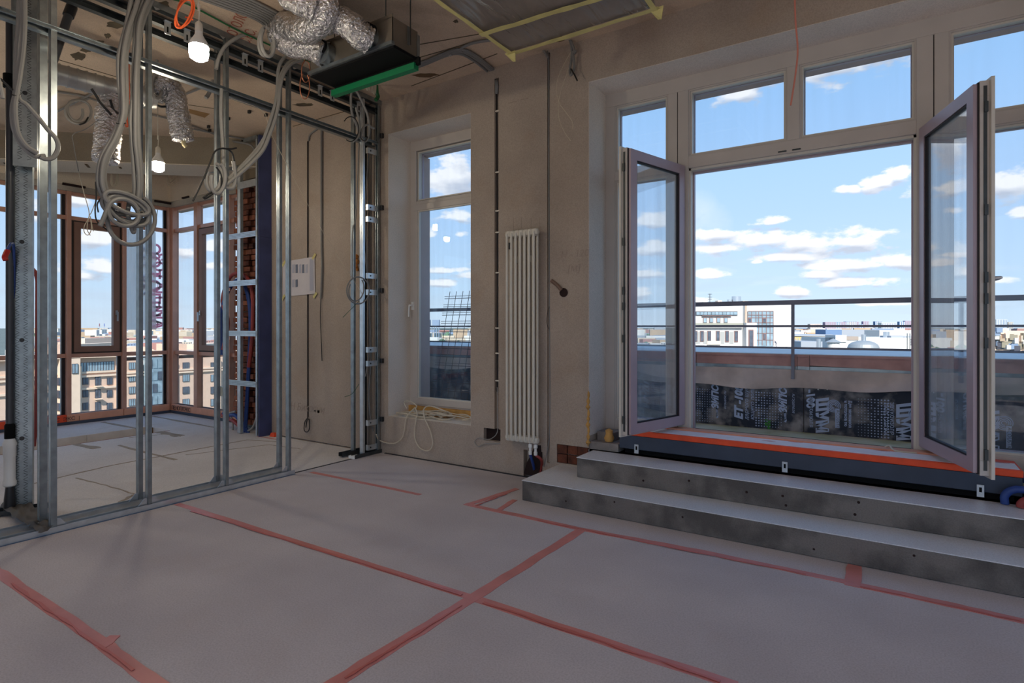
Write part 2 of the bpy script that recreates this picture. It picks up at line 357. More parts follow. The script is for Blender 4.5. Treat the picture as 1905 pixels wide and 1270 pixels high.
class MB:
    def __init__(s, T=None):
        s.v = []; s.f = []; s.T = T; s.sm = False

    def add(s, vs, fs):
        k = len(s.v)
        s.v += [(s.T @ Vector(v)) if s.T else Vector(v) for v in vs]
        s.f += [[i + k for i in f] for f in fs]
        return s

    def box(s, x0, x1, y0, y1, z0, z1):
        if x0 > x1: x0, x1 = x1, x0
        if y0 > y1: y0, y1 = y1, y0
        if z0 > z1: z0, z1 = z1, z0
        return s.add([(x0, y0, z0), (x1, y0, z0), (x1, y1, z0), (x0, y1, z0), (x0, y0, z1), (x1, y0, z1), (x1, y1, z1), (x0, y1, z1)],
                     [(0, 3, 2, 1), (4, 5, 6, 7), (0, 1, 5, 4), (1, 2, 6, 5), (2, 3, 7, 6), (3, 0, 4, 7)])

    def beam(s, a, b, w, h, up=(0, 0, 1)):
        a, b = Vector(a), Vector(b); d = (b - a).normalized(); u = Vector(up)
        if abs(d.dot(u)) > 0.98: u = Vector((1, 0, 0))
        r = d.cross(u).normalized() * (w / 2); u = r.cross(d).normalized() * (h / 2)
        vs = [a - r - u, a + r - u, a + r + u, a - r + u, b - r - u, b + r - u, b + r + u, b - r + u]
        return s.add(vs, [(0, 1, 2, 3), (7, 6, 5, 4), (0, 4, 5, 1), (1, 5, 6, 2), (2, 6, 7, 3), (3, 7, 4, 0)])

    def prism(s, poly, vec):
        """poly: list of 3-D points, extruded by vec"""
        n = len(poly); vec = Vector(vec); P = [Vector(p) for p in poly]
        return s.add(P + [p + vec for p in P], [tuple(range(n))[::-1], tuple(range(n, 2 * n))] + [(i, (i + 1) % n, n + (i + 1) % n, n + i) for i in range(n)])

    def tube(s, pts, r, n=8, closed=False, smooth=True, steps=6, rf=None, cap=True):
        P = [Vector(p) for p in pts]
        if smooth and len(P) > 2:
            Q = []; m = len(P)
            rng = range(m if closed else m - 1)
            for i in rng:
                p0 = P[(i - 1) % m] if (closed or i > 0) else P[0] * 2 - P[1]
                p1 = P[i]; p2 = P[(i + 1) % m]
                p3 = P[(i + 2) % m] if (closed or i + 2 < m) else P[-1] * 2 - P[-2]
                for k in range(steps):
                    t = k / steps
                    Q.append(0.5 * ((2 * p1) + (p2 - p0) * t + (2 * p0 - 5 * p1 + 4 * p2 - p3) * t * t + (3 * p1 - p0 - 3 * p2 + p3) * t ** 3))
            if not closed: Q.append(P[-1])
            P = Q
        m = len(P); vs = []; fs = []
        t0 = (P[1] - P[0]).normalized(); nrm = t0.orthogonal().normalized()
        for i in range(m):
            if closed: t = (P[(i + 1) % m] - P[(i - 1) % m]).normalized()
            elif i == 0: t = t0
            elif i == m - 1: t = (P[-1] - P[-2]).normalized()
            else: t = (P[i + 1] - P[i - 1]).normalized()
            nrm = (nrm - t * nrm.dot(t))
            nrm = nrm.normalized() if nrm.length > 1e-6 else t.orthogonal().normalized()
            b = t.cross(nrm); rr = rf(i, m) if rf else r
            for k in range(n):
                a = 2 * math.pi * k / n
                vs.append(P[i] + (nrm * math.cos(a) + b * math.sin(a)) * rr)
        for i in range(m if closed else m - 1):
            j = (i + 1) % m
            for k in range(n):
                k2 = (k + 1) % n
                fs.append((i * n + k, i * n + k2, j * n + k2, j * n + k))
        if cap and not closed:
            fs.append(tuple(range(n))[::-1]); fs.append(tuple((m - 1) * n + k for k in range(n)))
        s.sm = True
        return s.add(vs, fs)

    def cyl(s, a, b, r, n=16):
        return s.tube([a, b], r, n, smooth=False)

    def lathe(s, c, prof, n=20):
        """prof: (radius, z) list, revolved round the vertical through c"""
        vs = []; fs = []; c = Vector(c)
        for r, z in prof:
            for k in range(n):
                a = 2 * math.pi * k / n
                vs.append(c + Vector((r * math.cos(a), r * math.sin(a), z)))
        for i in range(len(prof) - 1):
            for k in range(n):
                k2 = (k + 1) % n
                fs.append((i * n + k, i * n + k2, (i + 1) * n + k2, (i + 1) * n + k))
        s.sm = True
        return s.add(vs, fs)

    def build(s, name, m, parent=None, label=None, local=False, bevel=0, tagd=None):
        me = bpy.data.meshes.new(name)
        off = Vector((0, 0, 0)) if local else wloc(parent)
        me.from_pydata([tuple(v - off) for v in s.v], [], s.f); me.update()
        if m: me.materials.append(m)
        if s.sm:
            me.polygons.foreach_set('use_smooth', [True] * len(me.polygons))
            try: me.set_sharp_from_angle(angle=math.radians(40))
            except Exception: pass
        o = bpy.data.objects.new(name, me); COL.objects.link(o)
        if parent: o.parent = parent
        WL[o.name] = wloc(parent)
        if bevel:
            bv = o.modifiers.new('bevel', 'BEVEL'); bv.width = bevel; bv.segments = 2; bv.limit_method = 'ANGLE'
        if label: o['label'] = label
        if tagd: tag(o, *tagd)
        return o


def tag(o, label, cat=None, group=None, kind=None):
    if label: o['label'] = label
    if cat: o['category'] = cat
    if group: o['group'] = group
    if kind: o['kind'] = kind
    return o


def thing(name, loc, label, cat, group=None, rz=0.0):
    o = bpy.data.objects.new(name, None); COL.objects.link(o); o.empty_display_size = 0.1
    o.location = loc; o.rotation_euler.z = rz
    WL[o.name] = Vector(loc)
    return tag(o, label, cat, group)


def struct(name, mb, m, label=None, parent=None):
    o = mb.build(name, m, parent)
    if not parent: o['kind'] = 'structure'
    if label: o['label'] = label
    return o


def sroot(name, loc, label=None):
    o = bpy.data.objects.new(name, None); COL.objects.link(o); o.location = loc; WL[o.name] = Vector(loc); o['kind'] = 'structure'
    if label: o['label'] = label
    return o


def text(name, body, size, M, m, parent, shear=0.0, ext=0.001, align='LEFT', bold=0.0):
    cu = bpy.data.curves.new(name, 'FONT'); cu.body = body; cu.size = size; cu.extrude = ext; cu.shear = shear; cu.align_x = align; cu.offset = bold
    cu.resolution_u = 3
    o = bpy.data.objects.new(name, cu); COL.objects.link(o); cu.materials.append(m)
    o.matrix_world = M
    me = bpy.data.meshes.new_from_object(o); bpy.data.objects.remove(o); me.name = name
    o = bpy.data.objects.new(name, me); COL.objects.link(o)
    me.transform(Matrix.Translation(-wloc(parent)) @ M)
    if parent: o.parent = parent
    return o


# ------------------------------------------------------------------ the room
YW, YO, ZC = 4.58, 5.02, 3.92      # inner face, outer face of window wall, ceiling
XS = -4.75                         # stud partition


def cellwall(mb, x0, x1, z0, z1, yf, yb, cuts):
    """wall slab with rectangular cuts (x0,x1,z0,z1,depth or None for right through)"""
    xs = sorted({x0, x1} | {c[i] for c in cuts for i in (0, 1)}); zs = sorted({z0, z1} | {c[i] for c in cuts for i in (2, 3)})
    xs = [x for x in xs if x0 <= x <= x1]; zs = [z for z in zs if z0 <= z <= z1]
    for i in range(len(xs) - 1):
        run = None
        for j in range(len(zs) - 1):
            mxx, mzz = (xs[i] + xs[i + 1]) / 2, (zs[j] + zs[j + 1]) / 2
            d = 0.0
            for c in cuts:
                if c[0] < mxx < c[1] and c[2] < mzz < c[3]:
                    d = c[4] if (c[4] is None or d is None or c[4] > d) else d
                    if c[4] is None: d = None; break
            if run and run[2] == d: run[1] = zs[j + 1]
            else:
                if run and run[2] is not None: mb.box(xs[i], xs[i + 1], yf + run[2], yb, run[0], run[1])
                run = [zs[j], zs[j + 1], d]
        if run and run[2] is not None: mb.box(xs[i], xs[i + 1], yf + run[2], yb, run[0], run[1])


def gx(px, py=608, Y=YW): return PY(px, py, Y).x
def gz(px, py, Y=YW): return PY(px, py, Y).z


BX0, BX1 = -2.218, 0.93
mb = MB()
cellwall(mb, -6.80, 4.3, 0, ZC, YW, YO, [
    (-4.663, -3.511, 0.415, 3.535, None), (BX0, BX1, 0.334, 3.542, None),
    (gx(920), gx(928), gz(925, 822), gz(925, 145), 0.035), (gx(900), gx(931), gz(915, 820), gz(915, 797), 0.06),
    (gx(1018), gx(1023), 0.16, 3.9, 0.02), (gx(571), gx(575), gz(573, 776), gz(573, 262), 0.02),
    (gx(1036), gx(1096), gz(1065, 864), gz(1065, 829), 0.03), (gx(974), gx(1009), 0.0, gz(990, 838), 0.06)])
wall_back = struct('wall_back', mb, WALL, 'bare plastered outside wall with two window openings and cut cable chases')
lint = MB(); lint.box(-4.8, -3.4, YO, 5.2, 3.415, 4.0); lint.box(-2.35, 1.1, YO, 5.2, 3.415, 4.0)
lint.box(-2.45, -2.235, YO, 5.2, 0.3, 3.385); lint.box(-4.85, -4.60, YO, 5.2, 0.3, 3.40); lint.box(-3.6, -3.3, YO, 5.2, 0.3, 3.4); lint.box(0.95, 1.2, YO, 5.2, 0.3, 3.4)
lint.build('outer_jamb', LINTEL, wall_back, 'pale outer jambs and lintels round the openings')
MB().box(gx(900), gx(931), YW + 0.045, YW + 0.062, gz(915, 820), gz(915, 797)).build('socket_recess', DARKHOLE, wall_back, 'chiselled brown socket recess')
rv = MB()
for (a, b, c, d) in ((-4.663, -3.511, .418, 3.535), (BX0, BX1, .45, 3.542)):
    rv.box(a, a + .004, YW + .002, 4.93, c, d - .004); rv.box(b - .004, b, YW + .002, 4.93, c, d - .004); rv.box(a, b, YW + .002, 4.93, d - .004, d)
rv.build('reveal_light', plaster('reveal_skylit', (232, 222, 212), (216, 205, 194), (224, 208, 190), .06), wall_back, 'window reveals with skylight put into their paler colour')  # reveals made paler than the wall, skylight put into the colour
# exposed brick patch above the lower step
bp = MB()
zz0, zz1 = gz(1065, 864), gz(1065, 829)
for r in range(2):
    for c in range(3):
        xa = gx(1037) + c * (gx(1095) - gx(1037)) / 3; xb = xa + (gx(1095) - gx(1037)) / 3 - 0.008
        MB().box(xa, xb, YW + 0.008 * (c % 2), YW + 0.04, zz0 + r * (zz1 - zz0) / 2 + 0.004, zz0 + (r + 1) * (zz1 - zz0) / 2 - 0.004).build('brick', BRICKD, wall_back)
# dark breach by the radiator pipes
hb = MB(); hb.prism([PY(974, 882, YW - 0.002), PY(1002, 886, YW - 0.002), PY(1008, 850, YW - 0.002), PY(1006, 828, YW - 0.002), PY(995, 828, YW - 0.002), PY(988, 845, YW - 0.002), PY(980, 860, YW - 0.002)], (0, 0.02, 0))
hb.build('broken_hole', DARKHOLE, wall_back, 'dark broken hole round the radiator pipes')
for (cx_, cy_, w_) in ((975, 850, 8), (968, 842, 6)):
    pass
# foam leaks at the jamb of the wide opening
fo = MB()
for i in range(9):
    p = PY(1094 - (i % 3) * .6, 735 + i * 11, YW - 0.004)
    fo.lathe((p.x + .004, YW, p.z), [(0, -.04), (.008 + .004 * (i % 2), -.02), (.012 + .005 * ((i * 7) % 3), 0), (.008, .025), (0, .04)], 7)
fo.build('foam_residue', FOAM, wall_back, 'ochre foam smeared down the corner')

# other walls: right and rear (unseen openings added for fill), left of the bay
mb = MB()
mb.box(4.0, 4.3, -3.6, YW, 0, 0.15); mb.box(4.0, 4.3, -3.6, YW, 3.6, ZC)
for y in (-3.6, -1.6, 0.4, 2.4): mb.box(4.0, 4.3, y, y + 0.15, 0.15, 3.6)
mb.box(4.0, 4.3, 3.9, YW, 0.15, 3.6)
struct('wall_right', mb, WALL, 'plastered wall right of the frame, openings added to let in fill light')
mb = MB()
mb.box(-6, 4.3, -3.9, -3.6, 0, 0.06); mb.box(-6, 4.3, -3.9, -3.6, 3.45, ZC)
for x in (-6, -2.7, 0.6, 4.0): mb.box(x, x + 0.2, -3.9, -3.6, 0.06, 3.45)
struct('wall_rear', mb, WALL, 'plastered wall behind the camera, tall openings added to let in sun')
mb = MB(); mb.box(-10.3, -6.0, -3.9, -3.6, 0, ZC)
struct('wall_left', mb, WALL, 'plastered wall beyond the stud partition')

# floors
mb = MB(); mb.box(-4.78, 4.3, -3.9, YO, -0.3, 0)
floor = struct('floor', mb, FLOORM, 'pale boarded floor with red taped joints')
FB = -0.012
mb = MB()
TX0, TX1, TY1 = -8.80, -8.215, 4.0
mb.box(-10.3, TX0, -3.9, 5.1, -0.3, FB); mb.box(TX1, -4.78, -3.9, 5.1, -0.3, FB); mb.box(TX0, TX1, TY1, 5.1, -0.3, FB)
mb.box(TX0, TX1, -3.9, TY1, -0.3, FB - 0.14)
floor2 = struct('floor_bay', mb, FLOORB, 'whitish screed floor of the glazed bay with a cut trench')
# trench lining blocks
for k in range(5):
    y0 = 0.2 + k * 0.76
    MB().box(TX0 - 0.002, TX0 + 0.012, y0, y0 + 0.752, FB - 0.135, FB + 0.002).build('trench_block', mat('trench_side', (214, 206, 198), 0.9, 0, 0.08) if k == 0 else MATS['trench_side'], floor2)
MB().box(TX1 - 0.02, TX1 + 0.002, -0.2, TY1, FB - 0.1, FB + 0.001).build('trench_lip', BRICK, floor2, 'reddish chipped lip of the trench')
MB().box(TX0 + 0.02, TX0 + 0.12, TY1 - 0.05, TY1 - 0.002, FB - 0.13, FB).build('trench_end', RUSTST, floor2, 'brown filler at the trench end')


def strip(pts, w, z, m, name, parent=None, th=0.002, tagd=None, jag=0.0):
    """flat ribbon following floor points"""
    q = MB(); P = [Vector((p[0], p[1], z)) for p in pts]
    vs = []; n = len(P)
    for i, p in enumerate(P):
        t = ((P[min(i + 1, n - 1)] - P[max(i - 1, 0)])).normalized(); s_ = Vector((-t.y, t.x, 0))
        ww = w / 2 * (1 + jag * random.uniform(-1, 1))
        vs += [p - s_ * ww, p + s_ * ww, p + s_ * ww + Vector((0, 0, th)), p - s_ * ww + Vector((0, 0, th))]
    fs = [(0, 3, 2, 1), tuple(4 * (n - 1) + k for k in (0, 1, 2, 3))]
    for i in range(n - 1):
        a, b = 4 * i, 4 * i + 4
        fs += [(a + 3, b + 3, b + 2, a + 2), (a, a + 1, b + 1, b), (a, b, b + 3, a + 3), (a + 1, a + 2, b + 2, b + 1)]
    q.add(vs, fs)
    return q.build(name, m, parent, tagd=tagd)


def polyz(pxs, z, n=6, jit=0.0):
    out = []
    Q = [PZ(p[0], p[1], z) for p in pxs]
    for i in range(len(Q) - 1):
        for k in range(n):
            t = k / n; v = Q[i].lerp(Q[i + 1], t); out.append(Vector((v.x + random.uniform(-jit, jit), v.y + random.uniform(-jit, jit), z)))
    out.append(Q[-1]); return out


# filled joints and crumbly patches in the bay floor
for pts, w in (([(60, 900), (210, 865), (460, 818), (520, 822)], 0.02), ([(220, 828), (327, 855)], 0.035), ([(192, 785), (254, 797)], 0.05), ([(285, 774), (400, 795)], 0.05),
               ([(295, 803), (335, 811)], 0.10), ([(140, 826), (180, 834)], 0.09), ([(140, 889), (205, 905), (254, 920)], 0.014), ([(240, 814), (320, 806), (336, 812)], 0.008), ([(215, 938), (248, 920)], 0.03), ([(560, 835), (500, 827), (345, 846)], 0.010)):
    strip(polyz(pts, FB, 8, 0.008), w, FB, GROOVE, 'filled_joint', floor2, 0.003, jag=0.35)
strip([(-4.80, 3.46), (-4.80, 4.2)], 0.02, -0.004, SEAL, 'threshold_gap', floor, 0.005)
strip([(-4.7, YW - 0.012), (-2.55, YW - 0.012)], 0.024, 0.0, SEAL, 'edge_strip', floor, 0.006)
strip([(-6.7, YW - 0.012), (-5.1, YW - 0.012)], 0.015, FB, GROOVE, 'edge_strip', floor2, 0.004)

# red tape over the floor joints
GT = 'red tapes over the floor joints'


TZ = [0.0]


def ftape(pxs, w, label, n=7, m=TAPE, z=0.0, jag=0.08):
    TZ[0] += 0.0003
    return strip(polyz(pxs, z, n, 0.004), w, z, m, 'floor_tape', None, 0.0012 + TZ[0], (label, 'tape', GT), jag)


ftape([(580, 878), (782, 920)], 0.045, 'short red floor tape running from the door gap towards the radiator', jag=0.12)
ftape([(330, 937), (880, 1112)], 0.055, 'long red floor tape from the stud partition track to the crossing', 12)
ftape([(880, 1112), (1370, 1276)], 0.06, 'red floor tape from the crossing to the bottom edge of the picture', 8)
ftape([(-60, 1030), (0, 1066), (185, 1193), (310, 1285)], 0.06, 'red floor tape in the bottom left corner', 8)
ftape([(590, 1290), (880, 1112), (1082, 985)], 0.07, 'red floor tape crossing the boards towards the steps', 12)
ftape([(865, 937), (1080, 984), (1300, 1025), (1590, 1086)], 0.055, 'red floor tape along the lower concrete step, left half', 10)
ftape([(1570, 1083), (1760, 1123), (1960, 1168)], 0.06, 'red floor tape along the lower concrete step, right half', 8)
ftape([(872, 938), (962, 909)], 0.05, 'short red tape leading from the tape end to the wall beside the steps', 5)
ftape([(926, 950), (958, 930)], 0.045, 'small red tape stub at the left corner of the lower step', 4)
ftape([(1586, 1086), (1590, 1052)], 0.075, 'small red tape square-on to the lower step, right', 4)
ftape([(188, 1205), (214, 1183)], 0.05, 'small torn red tape stub at the bottom left floor tape', 3)
fold = 0
for a, b in (((355, 950), (860, 1105)), ((900, 1120), (1340, 1266)), ((20, 1085), (250, 1245)), ((640, 1262), (860, 1125)), ((1000, 968), (1500, 1068)), ((1600, 1090), (1900, 1155)), ((885, 940), (950, 915))):
    strip([v + Vector((0.0, random.uniform(-.006, .006), 0)) for v in polyz([a, b], 0.0046, 14)], 0.012, 0.0046, TAPER, 'tape_wrinkle', floor, 0.002, jag=0.8)
p = PZ(508, 812, FB)
MB().prism([p + Vector((-.05, -.02, 0)), p + Vector((.05, -.02, 0)), p + Vector((.035, -.01, .05)), p + Vector((-.03, -.01, .05))], (0, 0.04, 0)).build('plastic_cap', ORANGE, None, tagd=('small red plastic cap on the floor beside the blue board', 'cap'))
strip(polyz([(481, 812), (520, 818)], FB, 4, 0.01), 0.02, FB, TAPER, 'tape_scrap', None, 0.003, ('thin red tape scrap on the floor at the foot of the blue board', 'tape'), 0.5)

# ceiling
mb = MB(); mb.box(-10.4, 4.3, -3.9, 5.3, ZC, ZC + 0.3)
ceil = struct('ceiling', mb, CEIL, 'bare concrete ceiling with stains and slab joints')


def blotch(px, py, rx, ry, m, z=ZC - 0.003, n=16, name='stain'):
    c = []
    for k in range(n):
        a = 2 * math.pi * k / n; rr = random.uniform(.65, 1.1)
        c.append(PZ(px + rx * math.cos(a) * rr, py + ry * math.sin(a) * rr, z))
    MB().prism(c, (0, 0, 0.004)).build(name, m, ceil)


for a in ((218, 46, 20, 8, STAIND), (200, 67, 7, 5, STAIND), (160, 93, 12, 5, STAIND), (146, 105, 16, 8, STAIND), (185, 78, 9, 3, STAIND), (300, 12, 20, 10, STAIND), (790, 140, 26, 4, RUSTST), (745, 120, 14, 5, RUSTST),
          (1035, 72, 16, 7, RUSTST), (848, 40, 5, 3, STAIND), (565, 195, 20, 3, STAIND)):
    blotch(*a)
MB().prism([PZ(*q, ZC - 0.003) for q in ((352, 203), (390, 212), (381, 219), (351, 210))], (0, 0, .004)).build('board_mark', WOODST, ceil)
for a, b in (((770, 110), (880, 78)), ((750, 88), (900, 62)), ((440, 185), (520, 196)), ((545, 235), (700, 190)), ((350, 195), (420, 205)), ((105, 110), (240, 150)), ((765, 160), (925, 100))):
    pa, pb = PZ(*a, ZC - 0.002), PZ(*b, ZC - 0.002)
    MB().beam(pa, pb, 0.008, 0.004).build('slab_joint', STAIND, ceil)
# red pencil writing on the ceiling
M0 = Matrix.Translation(PZ(436, 76, ZC - 0.004)) @ Matrix.Rotation(math.radians(-20), 4, 'Z') @ Matrix.Rotation(math.pi, 4, 'X')
text('scribble', 'ПОТОЛОК\nС.ЕС.', 0.12, M0, mat('red_pencil', (168, 96, 80), .9), ceil, 0.2, 0.0005)
# dark cable clips on the bay ceiling
for i, (x, y) in enumerate(((464, 205), (495, 211), (452, 258), (388, 233), (390, 240), (425, 218), (333, 182), (182, 222), (421, 203), (414, 230))):
    p = PZ(x, y, ZC); MB().box(p.x - .02, p.x + .02, p.y - .012, p.y + .012, ZC - .035, ZC - 0.001).build('cable_clip', BLACKM, ceil)

# diagonal beam and headers in the bay
A, B = Vector((-10.3, 1.9, 0)), Vector((-7.15, 4.58, 0))
dd = (B - A).normalized(); nn = Vector((-dd.y, dd.x, 0))
q = MB(); q.prism([A + Vector((0, 0, 3.56)), B + Vector((0, 0, 3.56)), B + nn * 0.62 + Vector((0, 0, 3.56)), A + nn * 0.62 + Vector((0, 0, 3.56))], (0, 0, ZC - 3.56))
beam = struct('trim_1', q, BEAMM, 'grey concrete beam crossing the corner of the glazed bay')
q = MB(); q.prism([A + nn * .01 + Vector((0, 0, 3.552)), B + nn * .01 + Vector((0, 0, 3.552)), B + nn * 0.6 + Vector((0, 0, 3.552)), A + nn * 0.6 + Vector((0, 0, 3.552))], (0, 0, 0.008))
q.build('beam_soffit', HEAD, beam, 'underside of the beam, lamp light put into its pale colour')  # paler material stands for lamp light on the underside
for (t, w, mm) in ((1.9, .16, RUSTST), (0.9, .1, STAIND), (2.3, .08, RUSTST)):
    p = A + dd * t + nn * 0.3 + Vector((0, 0, 3.548)); MB().beam(p, p + Vector((w, -w * .6, 0)), .03, .004).build('chip', mm, beam)
mb = MB()
mb.box(-10.35, -9.94, -3.6, 5.3, 3.46, ZC); mb.box(-9.94, -6.85, 4.84, 5.3, 3.46, ZC)
hd = struct('wall_header', mb, HEAD, 'cream plastered wall strip above the bay glazing')
mb = MB(); mb.box(-10.3, -9.96, -3.6, 5.2, 3.372, 3.46); mb.box(-9.96, -6.95, 4.86, 5.2, 3.372, 3.46)
mb.build('rough_edge', plaster('rough_white', (210, 200, 186), (160, 150, 138), (120, 106, 92), 0.8), hd, 'rough whitewashed edge over the glazing')
for (x, y, w) in ((138, 345, .28), (303, 376, .25),):
    p = PX(x, y, -9.93); MB().box(-9.95, -9.92, p.y - w / 2, p.y + w / 2, p.z - .015, p.z + .015).build('notch', DARKHOLE, hd)
p = PY(345, 367, 4.83); MB().box(p.x - .1, p.x + .1, 4.82, 4.85, p.z - .012, p.z + .012).build('notch', DARKHOLE, hd)
# low upstand below the bay glazing
GX, GY = -10.0, 4.9


def bayword(px, py, s, size, face):
    pass


mb = MB(); mb.box(-10.12, -9.93, -3.6, 5.0, FB, 0.03); mb.box(-9.93, -7.2, 4.84, 5.0, FB, 0.03)
kerb = struct('baseboard_bay', mb, NAVY, 'low dark edge strip with orange foam under the bay glazing')
ys = [-3.5, 1.6, 2.6, 3.42, 4.16, 4.84]
for i in range(5):
    MB().box(-10.11, -9.95, ys[i] + .004, ys[i + 1] - .004, 0.03, 0.13).build('foam_board', ORANGE if i < 3 else PINKF, kerb, 'orange foam block' if i < 3 else 'pinkish foam block')
xs_ = [-9.94, -9.33, -8.55, -7.9, -7.2]
for i in range(4):
    MB().box(xs_[i] + .004, xs_[i + 1] - .004, 4.86, 4.99, 0.03, 0.13).build('foam_board', PINKF, kerb, 'pinkish foam block')
M0 = Matrix.Translation(Vector((-9.92, 4.855, 0.045))) @ Matrix.Rotation(math.pi / 2, 4, 'X')
text('lettering', 'ПЕНОПЛЭКС', 0.09, M0, BLACKM, kerb, 0, 0.001)
M0 = Matrix.Translation(Vector((-9.945, 3.0, 0.05))) @ Matrix.Rotation(math.pi / 2, 4, 'Z') @ Matrix.Rotation(math.pi / 2, 4, 'X')
text('lettering', 'ТЕХ  |  ПС  ЭКС  |', 0.07, M0, BLACKM, kerb, 0, 0.001)

# ------------------------------------------------------------------ bay glazing (windows 3 and 4)
ZB, ZT1, ZT2, ZTOP = 0.08, 0.95, 2.96, 3.372


def glazing(name, mull, axis, pos, casements, label):
    """mull: list of (centre,width). axis 'Y': wall X=pos, mullions along Y; axis 'X': wall Y=pos"""
    base = (pos, mull[0][0], 0) if axis == 'Y' else (mull[0][0], pos, 0)
    r = sroot(name, base, label)

    def bx(q, u0, u1, v0, v1, z0, z1):  # u along wall, v = depth from room (0 = room side)
        if axis == 'Y': q.box(pos - v1, pos - v0, u0, u1, z0, z1)
        else: q.box(u0, u1, pos + v0, pos + v1, z0, z1)
        return q
    u0, u1 = mull[0][0], mull[-1][0]
    for z, h, nm in ((ZB, 0.05, 'sill_rail'), (ZT1, 0.06, 'transom'), (ZT2, 0.06, 'transom'), (ZTOP - 0.05, 0.05, 'head_rail')):
        bx(MB(), u0, u1, 0.0, 0.07, z, z + h).build(nm, BROWN, r, bevel=0.004)
        bx(MB(), u0, u1, 0.08, 0.12, z + 0.01, z + h - .01).build(nm + '_cap', BROWND, r)
    for (c, w) in mull:
        bx(MB(), c - w / 2, c + w / 2, -0.03, 0.07, FB if w > .05 else ZB, ZTOP).build('mullion', BROWN, r, bevel=0.005)
    for i in range(len(mull) - 1):
        a = mull[i][0] + mull[i][1] / 2; b = mull[i + 1][0] - mull[i + 1][1] / 2
        for (z0, z1) in ((ZB + .05, ZT1), (ZT1 + .06, ZT2), (ZT2 + .06, ZTOP - .05)):
            if i in casements and z0 > 0.9 and z1 < 3.0:
                ca, cb, cz0, cz1 = a + .035, b - .035, z0 + .02, z1 - .02
                q = MB()
                for (p0, p1, e0, e1) in ((ca, cb, cz0, cz0 + .085), (ca, cb, cz1 - .085, cz1), (ca, ca + .085, cz0 + .085, cz1 - .085), (cb - .085, cb, cz0 + .085, cz1 - .085)):
                    bx(q, p0, p1, -0.02, 0.055, e0, e1)
                cs = q.build('casement', BROWND, r, 'dark brown opening sash')
                q = MB()
                for (p0, p1, e0, e1) in ((a, b, z0, cz0), (a, b, cz1, z1), (a, ca, cz0, cz1), (cb, b, cz0, cz1)): bx(q, p0, p1, 0.0, 0.05, e0, e1)
                q.build('casement_gap', FRAMED, r)
                bx(MB(), ca + .085, cb - .085, 0.02, 0.028, cz0 + .085, cz1 - .085).build('pane', GLASSB, cs)
                q = MB(); hu = cb - .045 if axis == 'Y' else ca + .045; hz = 1.62
                bx(q, hu - .014, hu + .014, -0.032, -0.02, hz - .035, hz + .035); bx(q, hu - .009, hu + .009, -0.06, -0.03, hz - .01, hz + .01)
                bx(q, hu - .009, hu + .009, -0.07, -0.05, hz - .13, hz + .012); q.build('handle', ALU, cs)
            else:
                bx(MB(), a, b, 0.04, 0.048, z0, z1).build('pane', GLASSB, r)
                # silver spacer on the far jamb
                bx(MB(), b - .05, b - .035, 0.045, 0.06, z0, z1).build('spacer', ALU if z0 > 0 else ALU, r)
                bx(MB(), b - .035, b, 0.03, 0.09, z0, z1).build('gasket', GASKET, r)
    return r


mY = [(-3.55, .05), (-1.9, .07), (-.3, .07), (1.4, .07), (2.55, .05), (3.005, .06), (3.455, .06), (4.18, .06), (4.87, .09)]  # rearward run extended out of view to let in more sky light
w3 = glazing('window_3', mY, 'Y', GX, {6}, 'brown framed glazing of the bay facing left with an opening sash')
mX = [(-9.955, .08), (-9.22, .10), (-8.30, .08), (-7.3, .08)]
w4 = glazing('window_4', mX, 'X', GY, {1}, 'brown framed glazing of the bay facing the brick pier')
# banner outside the west glazing
bn = thing('banner', PX(262, 612, -10.5), 'large pale banner with mirrored grey digits hanging outside the bay glazing', 'banner')
p0, p1 = PX(233, 424, -10.5), PX(290, 613, -10.5)
yb0, yb1, zb0, zb1 = PX(220, 600, -10.5).y, PX(290, 600, -10.5).y, PX(262, 613, -10.5).z, PX(262, 428, -10.5).z
q = MB(); nseg = 12
vs = []; fs = []
for i in range(nseg + 1):
    for j in range(nseg + 1):
        vs.append((-10.5 + 0.012 * math.sin(i * 1.7 + j * .8), yb0 + (yb1 - yb0) * i / nseg, zb0 + (zb1 - zb0) * j / nseg))
for i in range(nseg):
    for j in range(nseg):
        a = i * (nseg + 1) + j; fs.append((a, a + 1, a + nseg + 2, a + nseg + 1))
q.add(vs, fs); cl_ = q.build('cloth', BANNER, bn); md = cl_.modifiers.new('t', 'SOLIDIFY'); md.thickness = .003
# text reads up the cloth and is printed on the far side: mirrored from indoors
def btext(body, size, px, m, py=612):
    p = PX(px, py, -10.522)
    M = Matrix(((0, 0, 1, p.x), (0, -1, 0, p.y), (1, 0, 0, p.z), (0, 0, 0, 1)))
    M = Matrix(((0, 0, 1, p.x), (0, 1, 0, p.y), (1, 0, 0, p.z), (0, 0, 0, 1)))
    return text('lettering', body, size, M, m, bn, 0, 0.002, bold=0.006)
for yy_ in (yb0 + .03, yb1 - .03): MB().tube([(-10.5, yy_, zb1 - .01), (-10.42, yy_, zb1 + .2), (-10.34, yy_, 3.55)], .006, 5).build('hanging_cord', CREAMC, bn)
btext('748 2333', 0.27, 254, BGREY, 555)
btext('АИПОТОС', 0.29, 274, BPINK)
btext('АИЕЛАТОЗ', 0.24, 286, BPINK)

# ------------------------------------------------------------------ windows 1 and 2 (pale painted frames)
FY0, FY1 = 4.93, 5.005


def fbox(q, x0, x1, z0, z1, y0=FY0, y1=FY1): return q.box(x0, x1, y0, y1, z0, z1)


